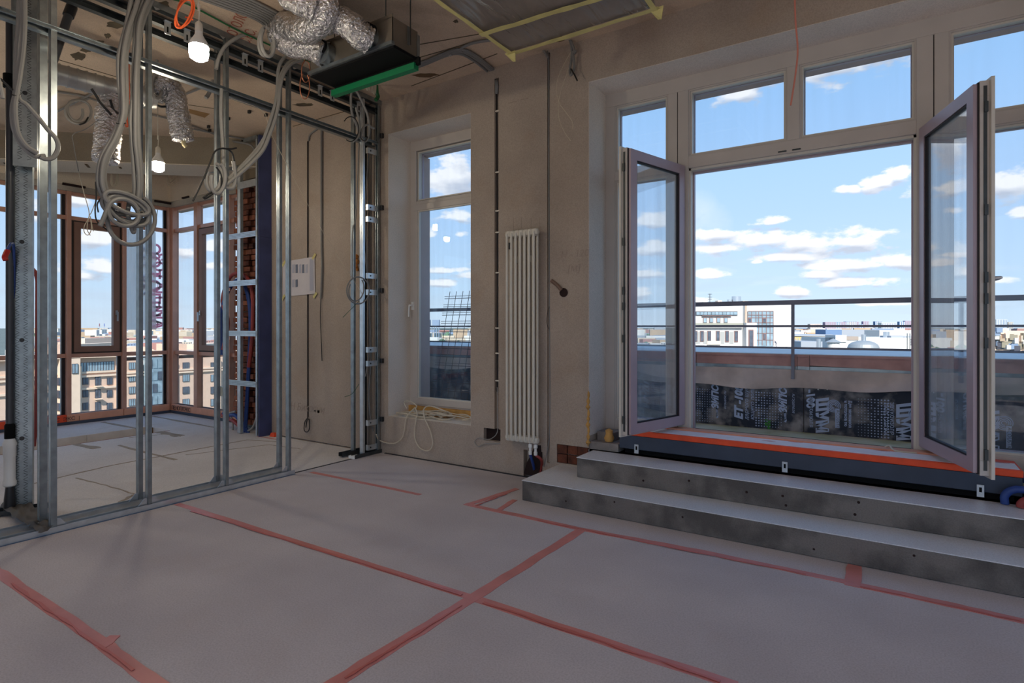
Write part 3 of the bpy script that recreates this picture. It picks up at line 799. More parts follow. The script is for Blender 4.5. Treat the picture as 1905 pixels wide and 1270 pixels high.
def light(root, x0, x1, z0, z1, gm=GLASS):
    """one fixed light: bead, outer mauve bead, pane"""
    q = MB(); w = 0.014
    for (a, b, c, d) in ((x0, x1, z0, z0 + w), (x0, x1, z1 - w, z1), (x0, x0 + w, z0 + w, z1 - w), (x1 - w, x1, z0 + w, z1 - w)): q.box(a, b, FY0 + .022, FY1, c, d)
    q.build('glazing_bead', MATS.get('bead_white') or mat('bead_white', (214, 208, 198), .35), root)
    q = MB(); w = 0.02
    for (a, b, c, d) in ((x0, x1, z0, z0 + w), (x0, x1, z1 - w, z1), (x0, x0 + w, z0 + w, z1 - w), (x1 - w, x1, z0 + w, z1 - w)): q.box(a, b, FY1 + .001, FY1 + .03, c, d)
    q.build('outer_bead', MAUVE, root)
    MB().box(x0 + .004, x1 - .004, FY0 + .045, FY0 + .051, z0 + .004, z1 - .004).build('pane', gm, root)


w1 = sroot('window_1', (-0.65, FY0, 0.45), 'wide pale painted window with upper lights and open double doors in the middle')
ZT = 3.542
parts = [('frame_head', BX0, BX1, 3.42, ZT), ('frame_stile', BX0, -2.125, 0.445, 3.42), ('frame_stile', 0.835, BX1, 0.445, 3.42),
         ('mullion', -1.63, -1.549, 0.445, 3.42), ('mullion', -1.543, -1.452, 0.445, 3.42), ('mullion', 0.139, 0.234, 0.445, 3.42), ('mullion', 0.240, 0.322, 0.445, 3.42),
         ('mullion', -0.687, -0.600, 2.85, 3.42), ('transom', -1.452, 0.139, 2.752, 2.85), ('transom', -2.125, -1.63, 2.735, 2.82), ('transom', 0.322, 0.835, 2.735, 2.82),
         ('frame_foot', -2.125, -1.63, 0.445, 0.55), ('frame_foot', 0.322, 0.835, 0.445, 0.55)]
for nm, a, b, c, d in parts:
    MB().box(a, b, FY0, FY1, c, d).build(nm, FRAME, w1, bevel=0.003)
MB().box(-1.549, -1.543, FY0 + .008, FY1 - .01, .445, ZT).build('joint', FRAMED, w1); MB().box(0.234, 0.240, FY0 + .008, FY1 - .01, .445, ZT).build('joint', FRAMED, w1)
for (a, b, c, d) in ((-2.125, -1.63, 2.82, 3.42), (-2.125, -1.63, .55, 2.735), (-1.452, -.687, 2.85, 3.42), (-.6, .139, 2.85, 3.42), (.322, .835, 2.82, 3.42), (.322, .835, .55, 2.735)):
    light(w1, a + .012, b - .012, c + .012, d - .012)
    q = MB(); w = .012
    for (e, f, g, h) in ((a, b, c, c + w), (a, b, d - w, d), (a, a + w, c + w, d - w), (b - w, b, c + w, d - w)): q.box(e, f, FY0 + .01, FY1, g, h)
    q.build('sash_lip', FRAME, w1)
# door rebate steps round the opening
q = MB()
q.box(-1.452, -1.436, FY0 + .02, FY1 + .03, .5, 2.752); q.box(.123, .139, FY0 + .02, FY1 + .03, .5, 2.752); q.box(-1.452, .139, FY0 + .02, FY1 + .03, 2.732, 2.752)
q.build('rebate', MATS['bead_white'], w1)
q = MB(); q.box(-1.44, .127, FY1 + .005, FY1 + .04, 2.716, 2.735); q.box(-1.436, -1.424, FY1 + .005, FY1 + .04, .5, 2.72); q.box(.111, .123, FY1 + .005, FY1 + .04, .5, 2.72)
q.build('outer_rebate', MAUVE, w1)
q = MB(); q.box(-1.452, .139, FY0 - .005, FY0 + .03, .47, .505); q.build('threshold', ALU, w1, 'ribbed light threshold')
for k in range(3): MB().box(-1.452, .139, FY0 - .001 + k * .012, FY0 + .004 + k * .012, .505, .515).build('threshold_rib', MATS['bead_white'], w1)
q = MB(); q.box(-1.452, .139, FY0 + .03, FY1 + .05, .47, .525); q.build('threshold_seal', BLACK, w1, 'black rubber door seal')
for x in (-.72, -.62): MB().box(x - .03, x + .03, FY0 - .006, FY0 + .01, 2.765, 2.775).build('strike_plate', GALVD, w1)

# door leaves
def leaf(hinge, end, wd, z0, z1, flip, label_, handle):
    U = (Vector(end) - Vector(hinge)); U.z = 0; U.normalize()
    V = Vector((-U.y, U.x, 0)) * flip         # towards the interior face of the leaf
    T = Matrix(((U.x, V.x, 0, hinge[0]), (U.y, V.y, 0, hinge[1]), (0, 0, 1, 0), (0, 0, 0, 1)))

    def ring(q, a, b, c, d, w, v0, v1):
        for (e, f, g, h) in ((a, b, c, c + w), (a, b, d - w, d), (a, a + w, c + w, d - w), (b - w, b, c + w, d - w)): q.box(e, f, v0, v1, g, h)
        return q
    lf = ring(MB(T), 0.0, wd, z0, z1, .085, .028, .075).build('door_leaf', FRAME, w1, label_, bevel=.002)
    ring(MB(T), -.0, wd + .018, z0 - .015, z1 + .015, .05, .075, .092).build('leaf_rebate', MATS['bead_white'], lf)
    ring(MB(T), .012, wd - .012, z0 + .012, z1 - .012, .078, .0, .02).build('outer_frame', MAUVE, lf, 'mauve outer face of the leaf')
    ring(MB(T), .005, wd - .006, z0 + .006, z1 - .006, .02, .02, .028).build('gasket', GASKET, lf)
    ring(MB(T), .088, wd - .088, z0 + .088, z1 - .088, .012, .006, .03).build('inner_bead', GASKET, lf)
    MB(T).box(.086, wd - .086, .022, .028, z0 + .086, z1 - .086).build('pane', GLASSL, lf)
    # lock fittings on the closing edge
    MB(T).box(wd - .001, wd + .003, .045, .062, z0 + .03, z1 - .03).build('lock_strip', GALVD, lf, 'grey lock strip on the closing edge')
    for zz in (z0 + .12, z0 + .75, z0 + 1.0, z0 + 1.12, z0 + 1.5, z1 - .15):
        MB(T).box(wd + .002, wd + .012, .046, .064, zz - .03, zz + .03).build('lock_keeper', GALVD, lf)
    if handle:
        q = MB(T); hz = 1.68
        q.box(wd - .055, wd - .025, .092, .102, hz - .07, hz + .07); q.tube([(wd - .04, .1, hz), (wd - .04, .145, hz)], .009, 8, smooth=False); q.tube([(wd - .04, .145, hz), (wd - .08, .15, hz - .003), (wd - .16, .148, hz - .008)], .009, 8)
        q.build('handle', ALU, lf, 'curved lever handle')
    for zz in (z0 + .1, z1 - .1): MB(T).cyl((-.01, .05, zz - .05), (-.01, .05, zz + .05), .01, 8).build('hinge', GALVD, lf)
    return lf


leaf((-1.475, 4.93, 0), (-1.68, 4.20, 0), .765, .56, 2.785, -1, 'left glazed door leaf standing open into the room', False)
leaf((0.150, 4.93, 0), (0.385, 4.17, 0), .795, .56, 2.79, 1, 'right glazed door leaf standing open into the room', True)

w2 = sroot('window_2', (-4.1, FY0, .55), 'tall narrow pale painted window with an upper light')
X0, X1 = -4.663, -3.511
for nm, a, b, c, d in (('frame_head', X0, X1, 3.42, 3.535), ('frame_stile', X0, X0 + .09, .5, 3.42), ('frame_stile', X1 - .09, X1, .5, 3.42), ('transom', X0 + .09, X1 - .09, 2.74, 2.84), ('frame_foot', X0 + .09, X1 - .09, .5, .585)):
    MB().box(a, b, FY0, FY1, c, d).build(nm, FRAME, w2, bevel=.003)
light(w2, X0 + .10, X1 - .10, 2.85, 3.41)
q = MB(); a, b, c, d, w = X0 + .055, X1 - .055, .52, 2.80, .07
for (e, f, g, h) in ((a, b, c, c + w), (a, b, d - w, d), (a, a + w, c + w, d - w), (b - w, b, c + w, d - w)): q.box(e, f, FY0 - .016, FY0 + .03, g, h)
sash = q.build('casement', FRAME, w2, 'pale opening sash', bevel=.003)
q = MB(); a, b, c, d, w = a + .07, b - .07, c + .07, d - .07, .014
for (e, f, g, h) in ((a, b, c, c + w), (a, b, d - w, d), (a, a + w, c + w, d - w), (b - w, b, c + w, d - w)): q.box(e, f, FY0 - .004, FY0 + .03, g, h)
q.build('glazing_bead', MATS['bead_white'], sash)
MB().box(a, b, FY0 + .02, FY0 + .026, c, d).build('pane', glassmat('window2_glass', (.94, .97, .985), .8, .08, (.5, .68, .92)), sash)
q = MB(); hp = PY(768, 568, FY0 - .02)
q.box(hp.x - .016, hp.x + .016, FY0 - .028, FY0 - .016, hp.z - .05, hp.z + .04); q.tube([(hp.x, FY0 - .02, hp.z), (hp.x, FY0 - .06, hp.z), (hp.x - .012, FY0 - .07, hp.z - .01), (hp.x - .02, FY0 - .068, hp.z - .13)], .01, 8)
q.build('handle', BULBW, sash, 'white window handle')
MB().box(X0, X1, YW + .01, FY0, .395, .418).build('sill_bed', SILL, wall_back, 'rough pale bed under the narrow window')
MB().box(X0, X1, FY0 - .03, FY1, .418, .5).build('foam_joint', FOAM, wall_back, 'ochre foam joint under the narrow window')
# rubble and foam beside the orange sill
MB().box(BX0, -1.95, YW + .02, FY0, .334, .40).build('rubble_bed', mat('grey_block', (138, 130, 126), .9, 0, .2, 9, bump=.5), wall_back)
MB().box(BX0, -1.62, FY0 - .08, FY1, .40, .445).build('packing', FOAM, wall_back)
q = MB(); q.box(-2.19, -2.03, YW + .12, YW + .3, .40, .475); q.build('brick', MATS['grey_block'], wall_back)
q = MB(); q.lathe((-2.06, YW + .08, .40), [(0, 0), (.035, .005), (.045, .035), (.03, .07), (.034, .1), (0, .12)], 10); q.build('foam_blob', FOAM, wall_back)

# ------------------------------------------------------------------ steps and insulated sill
ZS1, ZS2 = .165, .33
st1 = thing('concrete_step', (-.8, 3.94, 0), 'lower concrete step, wider, lying on the floor', 'step', 'concrete steps to the open doors')
MB().box(-2.5, 3.9, 3.94, YW - .002, 0.001, ZS1 - .006).build('riser_block', STEP_SHADE, st1, 'rough concrete body, shade put into its dark colour', bevel=.006)
MB().box(-2.502, 3.9, 3.937, YW - .002, ZS1 - .006, ZS1).build('tread', STEP_LIT, st1, 'smooth tread, skylight put into its pale colour')
for (x, z) in ((-2.1, .06), (-1.2, .10), (-.4, .05), (.1, .12), (-1.7, .12)): MB().tube([(x, 3.9385, z), (x, 3.941, z)], .007, 8, smooth=False).build('pit', DARKHOLE, st1)
st2 = thing('concrete_step', (-.6, 4.26, ZS1), 'upper concrete step under the orange sill', 'step', 'concrete steps to the open doors')
MB().box(-2.17, 3.9, 4.26, YW - .004, ZS1 + .001, ZS2 - .006).build('riser_block', STEP_SHADE, st2, 'rough concrete body, shade put into its dark colour', bevel=.006)
MB().box(-2.172, 3.9, 4.257, YW - .004, ZS2 - .006, ZS2).build('tread', STEP_LIT, st2, 'smooth tread, skylight put into its pale colour')
for (x, z) in ((-1.6, .22), (-1.25, .27), (-.62, .26), (-.6, .20), (-.2, .21), (-.18, .29), (-.85, .25)): MB().tube([(x, 4.2585, z), (x, 4.261, z)], .009, 8, smooth=False).build('pit', DARKHOLE, st2)
MB().box(BX0 + .002, BX1 - .002, YW, FY1 + .1, ZS2 - .02, ZS2 + .004).build('sill_bed', STEP_LIT, wall_back)
SX0, SX1, SY0 = -1.94, .655, 4.60
sl = thing('insulated_sill', (-.6, SY0, .36), 'orange foam sill with dark front board below the open doors', 'sill')
MB().box(SX0, SX1, SY0, FY0 - .015, .375, .488).build('front_board', NAVY, sl, 'dark blue-grey front board', bevel=.004)
MB().box(SX0 - .004, SX1 + .004, SY0 - .004, FY0 - .012, .489, .532).build('foam_board', ORANGE, sl, 'orange foam board', bevel=.006)
MB().box(SX0 + .01, SX1 - .01, SY0 + .02, FY0 - .12, .5325, .5345).build('film', WHITEF, sl, 'white film on top of the foam')
MB().box(SX0 + .35, SX1 - .38, FY0 - .11, FY0 - .012, .5325, .545).build('pink_strip', PINKF, sl, 'salmon strip along the threshold')
for (px, py) in ((1430, 820), (1325, 815), (1640, 838), (1480, 822), (1860, 860)):
    p = PZ(px, py, .535)
    if p.y < FY0 - .05: MB().prism([p + Vector((-.05, 0, 0)), p + Vector((0, -.012, 0)), p + Vector((.05, 0, 0)), p + Vector((.01, .012, 0))], (0, 0, .001)).build('tape_patch', TAPER, sl)
for (px, py0, py1) in ((1184, 826, 844), (1460, 864, 884), (1824, 905, 925)):
    p = PY(px, (py0 + py1) / 2, SY0 - .006); q = MB(); h = .045
    q.box(p.x - .018, p.x + .018, SY0 - .008, SY0 - .004, .375 - .03, .375 + .045); q.build('bracket', GALVB, sl, 'small galvanised bracket')
    MB().box(p.x - .007, p.x + .007, SY0 - .0095, SY0 - .0075, .39 - .015, .39 + .015).build('bracket_slot', BLACK, sl)
MB().tube([PZ(1645, 832, .54), PZ(1655, 829, .56), PZ(1665, 838, .54), PZ(1700, 842, .538), PZ(1745, 843, .538)], .006, 6).build('loose_wire', CREAMC, None, tagd=('loose cream wire lying on the orange sill', 'wire'))
bl = MB(); bl.box(-1.9, .62, SY0 + .03, FY0 - .05, ZS2 + .004, .375); bl.build('gap_shade', BLACK, sl, 'black block standing for the shaded gap under the board')  # solid black painted in for the gap's shade

# blue and red pipes at the right edge
for i, (m, pts, lab) in enumerate(((BLUEPI, [(.665, 4.66, .47), (.8, 4.66, .47), (.92, 4.66, .47)], 'blue pipe running to the right above the upper step'),
                                   (BLUEPI, [(.565, 4.54, .335), (.565, 4.54, .385), (.605, 4.54, .425), (.70, 4.54, .432), (1.3, 4.54, .432)], 'blue pipe bent up out of the upper step'),
                                   (REDP, [(.63, 4.50, .335), (.635, 4.50, .36), (.67, 4.50, .385), (.78, 4.50, .39), (1.3, 4.50, .39)], 'red pipe bent up out of the upper step'))):
    MB().tube(pts, .022, 10).build('heating_pipe', m, None, tagd=(lab, 'pipe', 'heating pipes at the upper step'))

# ------------------------------------------------------------------ radiator
rx0, rx1, rz0, rz1 = -3.02, -2.69, .335, 2.30
rad = thing('tube_radiator', ((rx0 + rx1) / 2, YW - .08, rz0), 'tall white tubular radiator on the wall between the windows', 'radiator')
n = 7
for i in range(n):
    x = rx0 + .02 + (rx1 - rx0 - .04) * i / (n - 1); q = MB()
    for y in (YW - .115, YW - .05):
        q.tube([(x, y, rz0 + .03), (x, y, rz1 - .03)], .0125, 10, smooth=False)
    q.lathe((x, YW - .083, rz0), [(0, .0), (.03, .01), (.036, .035), (.03, .06), (0.0, .075)], 12); q.lathe((x, YW - .083, rz1 - .075), [(0, .0), (.03, .015), (.036, .04), (.03, .065), (0, .075)], 12)
    q.build('column', RADW, rad)
MB().cyl((rx0 - .01, YW - .083, rz0 + .036), (rx1 + .01, YW - .083, rz0 + .036), .022, 12).build('header', RADW, rad); MB().cyl((rx0 - .01, YW - .083, rz1 - .036), (rx1 + .01, YW - .083, rz1 - .036), .022, 12).build('header', RADW, rad)
for x in (rx1 - .075, rx1 - .018):
    q = MB(); q.lathe((x, YW - .083, rz0 - .10), [(0, 0), (.016, 0), (.017, .03), (.012, .035), (.012, .06), (.018, .065), (.018, .09), (.012, .1)], 12); q.build('valve', BULBW, rad)
MB().box(rx0 + .046, rx0 + .062, YW - .13, YW - .115, 2.12, 2.18).build('sticker', BLACKM, rad)
for x in (rx0 + .08, rx1 - .1): MB().box(x - .01, x + .01, YW - .04, YW, 2.0, 2.06).build('bracket', RADW, rad)
MB().tube([(rx1 - .075, YW - .083, rz0 - .10), (rx1 - .07, YW - .05, rz0 - .18), (rx1 - .09, YW + .01, rz0 - .26), (rx1 - .12, YW + .01, rz0 - .32)], .013, 8).build('heating_pipe', BLUEPI, None, tagd=('blue pipe dropping from the radiator valve into the wall hole', 'pipe', 'radiator pipes'))
MB().tube([(rx1 - .018, YW - .083, rz0 - .10), (rx1 + .02, YW - .05, rz0 - .14), (rx1 - .01, YW + .01, rz0 - .22), (rx1 - .05, YW + .01, rz0 - .32)], .013, 8).build('heating_pipe', REDP, None, tagd=('red pipe dropping from the radiator valve into the wall hole', 'pipe', 'radiator pipes'))
for px in (955, 970, 988, 1004):
    p = PY(px, 425, YW); MB().box(p.x - .001, p.x + .001, YW - .002, YW, p.z - .1, p.z + .1).build('pencil_line', PENCIL, wall_back)
# sloping wall sleeve hole
q = MB(); c = PY(1049, 544, YW); q.tube([c + Vector((0, -.01, 0)), c + Vector((0, .02, 0))], .04, 16, smooth=False); q.build('sleeve_hole', DARKHOLE, wall_back, 'round dark pipe sleeve in the wall')
MB().tube([PY(1026, 522, YW - .01), PY(1036, 530, YW - .012), PY(1045, 540, YW - .01)], .018, 8).build('sleeve_pipe', mat('sleeve', (120, 96, 84), .7), wall_back)

# cables in the chases
def pyl(pts, Y=YW): return [PY(a, b, Y) for a, b in pts]


MB().tube(pyl([(924, 145), (925, 400), (925, 700), (924, 722)], YW + .026), .006, 6).build('chase_cable', BLACKM, None, tagd=('grey cable in the left wall chase beside the radiator', 'cable'))
q = MB().tube(pyl([(925, 720), (926, 790), (924, 806), (915, 815), (905, 817), (890, 814), (883, 822), (890, 830), (903, 825), (930, 824)], YW - .01), .004, 6); q.build('chase_cable', CONDUITL, None, tagd=('thin grey cable end looping out of the chiselled recess', 'cable'))
for y in (206, 320, 392, 432, 507, 610, 657, 708):
    p = PY(925, y, YW - .001); MB().box(p.x - .022, p.x + .022, YW - .002, YW + .02, p.z - .006, p.z + .006).build('chase_clip', SILL, wall_back)
cdp = thing('cable_drop', PY(922, 152, YW - .01), 'short grey conduit ends turning from the ceiling into the left wall chase', 'conduit')
for k_ in range(3): MB().tube([PZ(912 + 3 * k_, 139 - 3 * k_, ZC - .02), PZ(920 + k_, 147 - 2 * k_, ZC - .03), PY(922 + 1.5 * k_, 152, YW - .01), PY(923 + k_, 175, YW + .012)], .010, 6).build('conduit_line', CONDUIT, cdp)
MB().tube(pyl([(1010, 90), (1020, 108), (1021, 300), (1022, 500), (1023, 640), (1023, 790), (1018, 840), (1012, 868)], YW + .002), .006, 6).build('chase_cable', CONDUIT, None, tagd=('thin grey cable in the right wall chase beside the radiator', 'cable'))
MB().tube(pyl([(1022, 570), (1018, 585), (1017, 600), (1021, 612)], YW - .01), .002, 5).build('loose_wire', BLACKC, None, tagd=('thin dark wire loop at the right wall chase', 'wire'))
MB().tube(pyl([(573, 255), (573, 500), (573, 776)], YW + .012), .006, 6).build('chase_cable', BLACKC, None, tagd=('dark cable in the chase left of the partition end', 'cable'))
q = MB().tube(pyl([(573, 776), (567, 785), (566, 800), (572, 803), (576, 795), (575, 780), (571, 782), (569, 795)], YW - .02), .006, 6); q.build('cable_coil', BLACKC, None, tagd=('small black cable coil hanging at the foot of the wall chase', 'cable'))
MB().tube(pyl([(574, 262), (577, 250), (590, 240), (598, 236)], YW - .015), .011, 8).build('wall_conduit', CONDUIT, None, tagd=('short grey conduit bending onto the wall under the ceiling', 'conduit'))
MB().tube(pyl([(598, 230), (598, 300), (598, 440), (599, 500), (597, 555)], YW - .02), .013, 8).build('wall_conduit', CONDUIT, None, tagd=('grey conduit running down the wall right of the taped paper plan', 'conduit'))
MB().tube(pyl([(597, 555), (596, 590), (598, 640), (599, 671)], YW - .02), .005, 6).build('black_tail', BLACKC, None, tagd=('thin black cable tail hanging below the wall conduit', 'cable'))

# writing on the wall
def walltext(body, px, py, size, m=PENCIL, rot=0):
    p = PY(px, py, YW - .002); M = Matrix.Translation(p) @ Matrix.Rotation(rot, 4, 'Y') @ Matrix.Rotation(math.pi / 2, 4, 'X')
    return text('pencil_writing', body, size, M, m, wall_back, .2, .0004)


walltext('ПН Бикояни', 531, 760, .13); walltext('L', 665, 590, .12); walltext('Н - 120', 1042, 480, .09); walltext('[м]', 1055, 505, .09)
for px in (534, 540, 552):
    pass
p = PY(534, 100, YW)
q = MB().beam(PY(945, 192, YW - .001), PY(962, 188, YW - .001), .003, .003); q.beam(PY(968, 186, YW - .001), PY(983, 182, YW - .001), .003, .003); q.build('pencil_line', PENCIL, wall_back)
# paper plan
pp = [PY(526, 487, YW - .01), PY(585, 477, YW - .012), PY(586, 546, YW - .01), PY(526, 552, YW - .008)]
pa = thing('paper_plan', pp[3], 'crumpled paper plan taped to the wall between the studs', 'paper')
q = MB(); q.prism(pp, (0, .002, 0)); q.build('sheet', PAPER, pa)
for r, (ya, yb) in enumerate(((492, 508), (520, 534))):
    for i in range(7 if r == 0 else 4):
        x = 531 + i * 6.2; q = MB(); q.prism([PY(x, ya, YW - .0135), PY(x + 4, ya - .6, YW - .0135), PY(x + 4, yb - .6, YW - .0135), PY(x, yb, YW - .0135)], (0, .001, 0)); q.build('drawing', INK if i % 2 else MATS.get('ink_pale') or mat('ink_pale', (176, 176, 190), .7), pa)
q = MB(); q.prism([PY(576, 482, YW - .0135), PY(583, 481, YW - .0135), PY(583, 540, YW - .0135), PY(576, 541, YW - .0135)], (0, .001, 0)); q.build('title_block', MATS['ink_pale'], pa)
for (x, y) in ((528, 490), (584, 477), (586, 549), (527, 553)):
    p = PY(x, y, YW - .014); q = MB().beam(p + Vector((-.03, 0, -.03)), p + Vector((.03, 0, .03)), .035, .002, (0, 1, 0)); q.build('corner_tape', MASK, pa)
blot = PY(663, 487, YW - .01); q = MB()
for k, (dx, dz, rr) in enumerate(((0, .06, .03), (.01, 0, .035), (-.005, -.06, .03), (.015, -.09, .02))): q.lathe(blot + Vector((dx, 0, dz)), [(0, -rr), (rr * .8, -rr * .5), (rr, 0), (rr * .7, rr * .6), (0, rr)], 8)
q.build('foam_patch', mat('foam_orange', (190, 128, 66), .8, 0, .2, 9), wall_back, 'dried orange foam patch')

# ------------------------------------------------------------------ stud profiles
def c_section(cx_, cy_, w, d, op, t=.0016, lip=.008):
    """polygon of a C profile. w across X, d across Y; op = direction the C is open to: '+x','-x','+y','-y'"""
    # base: open to +y, web at y=-d/2; web has two shallow grooves
    a, b = w / 2, d / 2
    pts = [(-a, b), (-a, -b), (-a * .45, -b), (-a * .35, -b + .003), (-a * .2, -b + .003), (-a * .1, -b), (a * .1, -b), (a * .2, -b + .003), (a * .35, -b + .003), (a * .45, -b), (a, -b), (a, b), (a - lip, b), (a - lip, b - t), (a - t, b - t), (a - t, -b + t + .003), (-a + t, -b + t + .003), (-a + t, b - t), (-a + lip, b - t), (-a + lip, b)]
    R = {'+y': lambda x, y: (x, y), '-y': lambda x, y: (-x, -y), '+x': lambda x, y: (y * w / d, -x * d / w), '-x': lambda x, y: (-y * w / d, x * d / w)}[op]
    return [(cx_ + R(x, y)[0], cy_ + R(x, y)[1]) for x, y in pts]


def stud(parent, x, y, z0, z1, w=.05, d=.05, op='+y', m=GALV, name='stud', label=None):
    sec = c_section(x, y, w, d, op)
    return MB().prism([(p[0], p[1], z0) for p in sec], (0, 0, z1 - z0)).build(name, m, parent, label)


def utrack(parent, a, b, z, w=.05, h=.04, up=1, m=GALV, name='track', wall=.0018):
    a, b = Vector((a[0], a[1], z)), Vector((b[0], b[1], z)); d = (b - a).normalized(); s_ = Vector((-d.y, d.x, 0)) * w / 2; hz = Vector((0, 0, h * up)); tz = Vector((0, 0, wall * up)); ts = Vector((-d.y, d.x, 0)) * wall
    poly = [a - s_, a + s_, a + s_ + hz, a + s_ - ts + hz, a + s_ - ts + tz, a - s_ + ts + tz, a - s_ + ts + hz, a - s_ + hz]
    return MB().prism(poly, b - a).build(name, m, parent)


par = thing('stud_partition', (XS, 2.2, 0), 'galvanised metal stud partition frame standing across the left of the room', 'partition')
XF, XB = -4.785, -4.985
for (x, nm) in ((XF, 'bottom_track'), (XB, 'bottom_track')):
    utrack(par, (x, -1.5), (x, 3.455), .001, .06, .04, 1, GALVB, nm)
for x in (XF, XB): utrack(par, (x, -1.5), (x, YW - .01), ZC - .001, .06, .05, -1, GALV, 'top_track')
MB().box(XF - .045, XF + .045, -1.5, 3.46, -.0005, .0012).build('seal_tape', mat('blue_seal_tape', (60, 92, 128), .6), par)
SYF = [-.6, .3, .9] + [PX(px, 608, XF).y for px in (98, 276.5, 420, 536.5)]
SYB = [-.6, .3, .9] + [PX(px, 608, XB).y for px in (79, 259.5, 404, 519.5)]
for y in SYF: stud(par, XF, y, .004, ZC - .004, .05, .026 if y != SYF[3] else .034, '+y', GALV)
for y in SYB: stud(par, XB, y, .004, ZC - .004, .05, .030 if y != SYB[3] else .045, '+y', GALV)
# mid rail
q = c_section(0, 0, .05, .055, '+x')
MB().prism([(XF - .05 + p[0], -1.5, 3.43 + p[1]) for p in q], (0, 4.52 + 1.5, 0)).build('head_rail', GALV, par, 'ridged horizontal rail above head height')
MB().prism([(XF + .03 + p[0] * .4, -1.5, 3.43 + p[1] * .5) for p in q], (0, 4.52 + 1.5, 0)).build('head_rail', GALV, par)
# second pair of rails under the ceiling
for zz, xx in ((3.80, XF - .03), (3.78, XB)):
    MB().prism([(xx + p[0], -1.5, zz + p[1]) for p in q], (0, YW - .03 + 1.5, 0)).build('upper_rail', GALVD, par, 'dark horizontal rail under the ceiling')
# direct hangers with slots, below the upper rail
for y in (2.3, 2.45, 2.95, 3.1, 3.75, 3.9, 4.25):
    q = MB(); q.box(XF + .02, XF + .024, y - .025, y + .025, 3.70, 3.80); q.box(XF + .0, XF + .04, y - .025, y + .025, 3.80, 3.803); q.build('hanger', GALVB, par)
    MB().box(XF + .0245, XF + .026, y - .006, y + .006, 3.715, 3.76).build('hanger_slot', BLACK, par)
# corner brackets at the foot of the studs
for x in (XF, XB):
    for y in (SYF if x == XF else SYB)[3:]:
        for sgn in ((1,) if y < 2 else (-1,) if y > 3 else (-1, 1)):
            y0 = y + sgn * .016
            q = MB(); q.prism([(x + .012, y0, .004), (x + .012, y0 + sgn * .085, .004), (x + .012, y0 + sgn * .085, .014), (x + .012, y0 + sgn * .02, .09), (x + .012, y0, .09)], (-.0025, 0, 0))
            q.box(x - .015, x + .012, min(y0, y0 + sgn * .085), max(y0, y0 + sgn * .085), .004, .008); q.build('corner_bracket', GALVB, par)
for i in range(9):
    y = -.2 + i * .42
    for x in (XF + .005, XB): MB().cyl((x, y, .003), (x, y, .014), .009, 8).build('screw', GALVB, par)
for y in SYF[3:]:
    for s_ in (-1, 1):
        q = MB().beam((XF + .028, y + s_ * .03, ZC - .06), (XF + .028, y + s_ * .09, ZC - .02), .03, .003, (1, 0, 0)); q.build('corner_bracket', GALVB, par)

# frame end beside the window wall
pe = thing('end_framework', (XF, 4.4, 0), 'narrow metal stud frame fixed upright against the window wall', 'partition')
utrack(pe, (XF, 4.19), (XF, YW - .004), .001, .06, .04, 1, GALVD, 'bottom_track')
utrack(pe, (XB, 4.19), (XB, YW - .004), .001, .06, .04, 1, GALVD, 'bottom_track')
stud(pe, XF, PX(674, 608, XF).y, .004, ZC - .06, .05, .026, '+y', GALVB); stud(pe, XB, PX(657, 608, XB).y, .004, ZC - .06, .05, .028, '+y', GALV)
stud(pe, XF, 4.54, .004, ZC - .06, .04, .03, '-y', GALV); stud(pe, XB, 4.53, .004, ZC - .06, .05, .03, '-y', GALVD)
stud(pe, XB + .05, 4.46, .004, ZC - .06, .05, .045, '+x', GALVD)
for z in (.05, .32, .97, 1.12, 1.75, 1.93, 2.55, 2.68, 3.3):
    q = MB(); q.box(XF + .002, XF + .006, 4.40, 4.53, z, z + .06); q.box(XF - .03, XF + .006, 4.395, 4.40, z, z + .06); q.build('bracket', GALVB, pe)
    MB().cyl((XF + .004, 4.43, z + .03), (XF + .012, 4.43, z + .03), .008, 8).build('screw', GALVD, pe)
for z in (.35, 1.0, 1.78, 2.70, 3.5): MB().box(XF + .025, XF + .06, YW - .03, YW - .002, z, z + .05).build('damper', BLACKM, pe)
MB().box(XF - .06, XF + .03, 4.18, 4.26, .001, .03).build('cable_trunking', BULBW, None, tagd=('white plastic cap standing at the foot of the narrow stud frame', 'cap'))

# wide perforated studs at far left
def wide_stud(x, y, z0, z1, w, d, label, rot=0.0):
    t = thing('perforated_profile', (x, y, z0), label, 'metal profile', 'wide perforated profiles at the far left', rot)
    q = MB(); q.box(-w / 2, w / 2, -.001, .001, 0, z1 - z0); q.box(-w / 2 - .001, -w / 2 + .001, -.001, d, 0, z1 - z0); q.box(w / 2 - .001, w / 2 + .001, -.001, d, 0, z1 - z0)
    q.build('web', GALV, t, local=True)
    q = MB()
    k = 0; z = .05
    while z < z1 - z0 - .05:
        for u in (-.22, .18):
            cx0 = u * w; s1 = -1 if k % 2 else 1
            q.beam((cx0 - .012 * s1, -.002, z), (cx0 + .012 * s1, -.002, z + .014), .003, .002, (0, 1, 0))
            q.beam((cx0 + .012 * s1, -.002, z + .016), (cx0 - .012 * s1, -.002, z + .03), .003, .002, (0, 1, 0))
        z += .034; k += 1
    e = q.build('embossing', GALVD, t, local=True); e['kind'] = 'stuff'
    for z in (.55, 1.3, 2.05, 2.9):
        if z < z1 - z0: MB().tube([(0, -.003, z), (0, .0, z)], .016, 12, smooth=False).build('punched_hole', BLACKM, t, local=True)
    return t


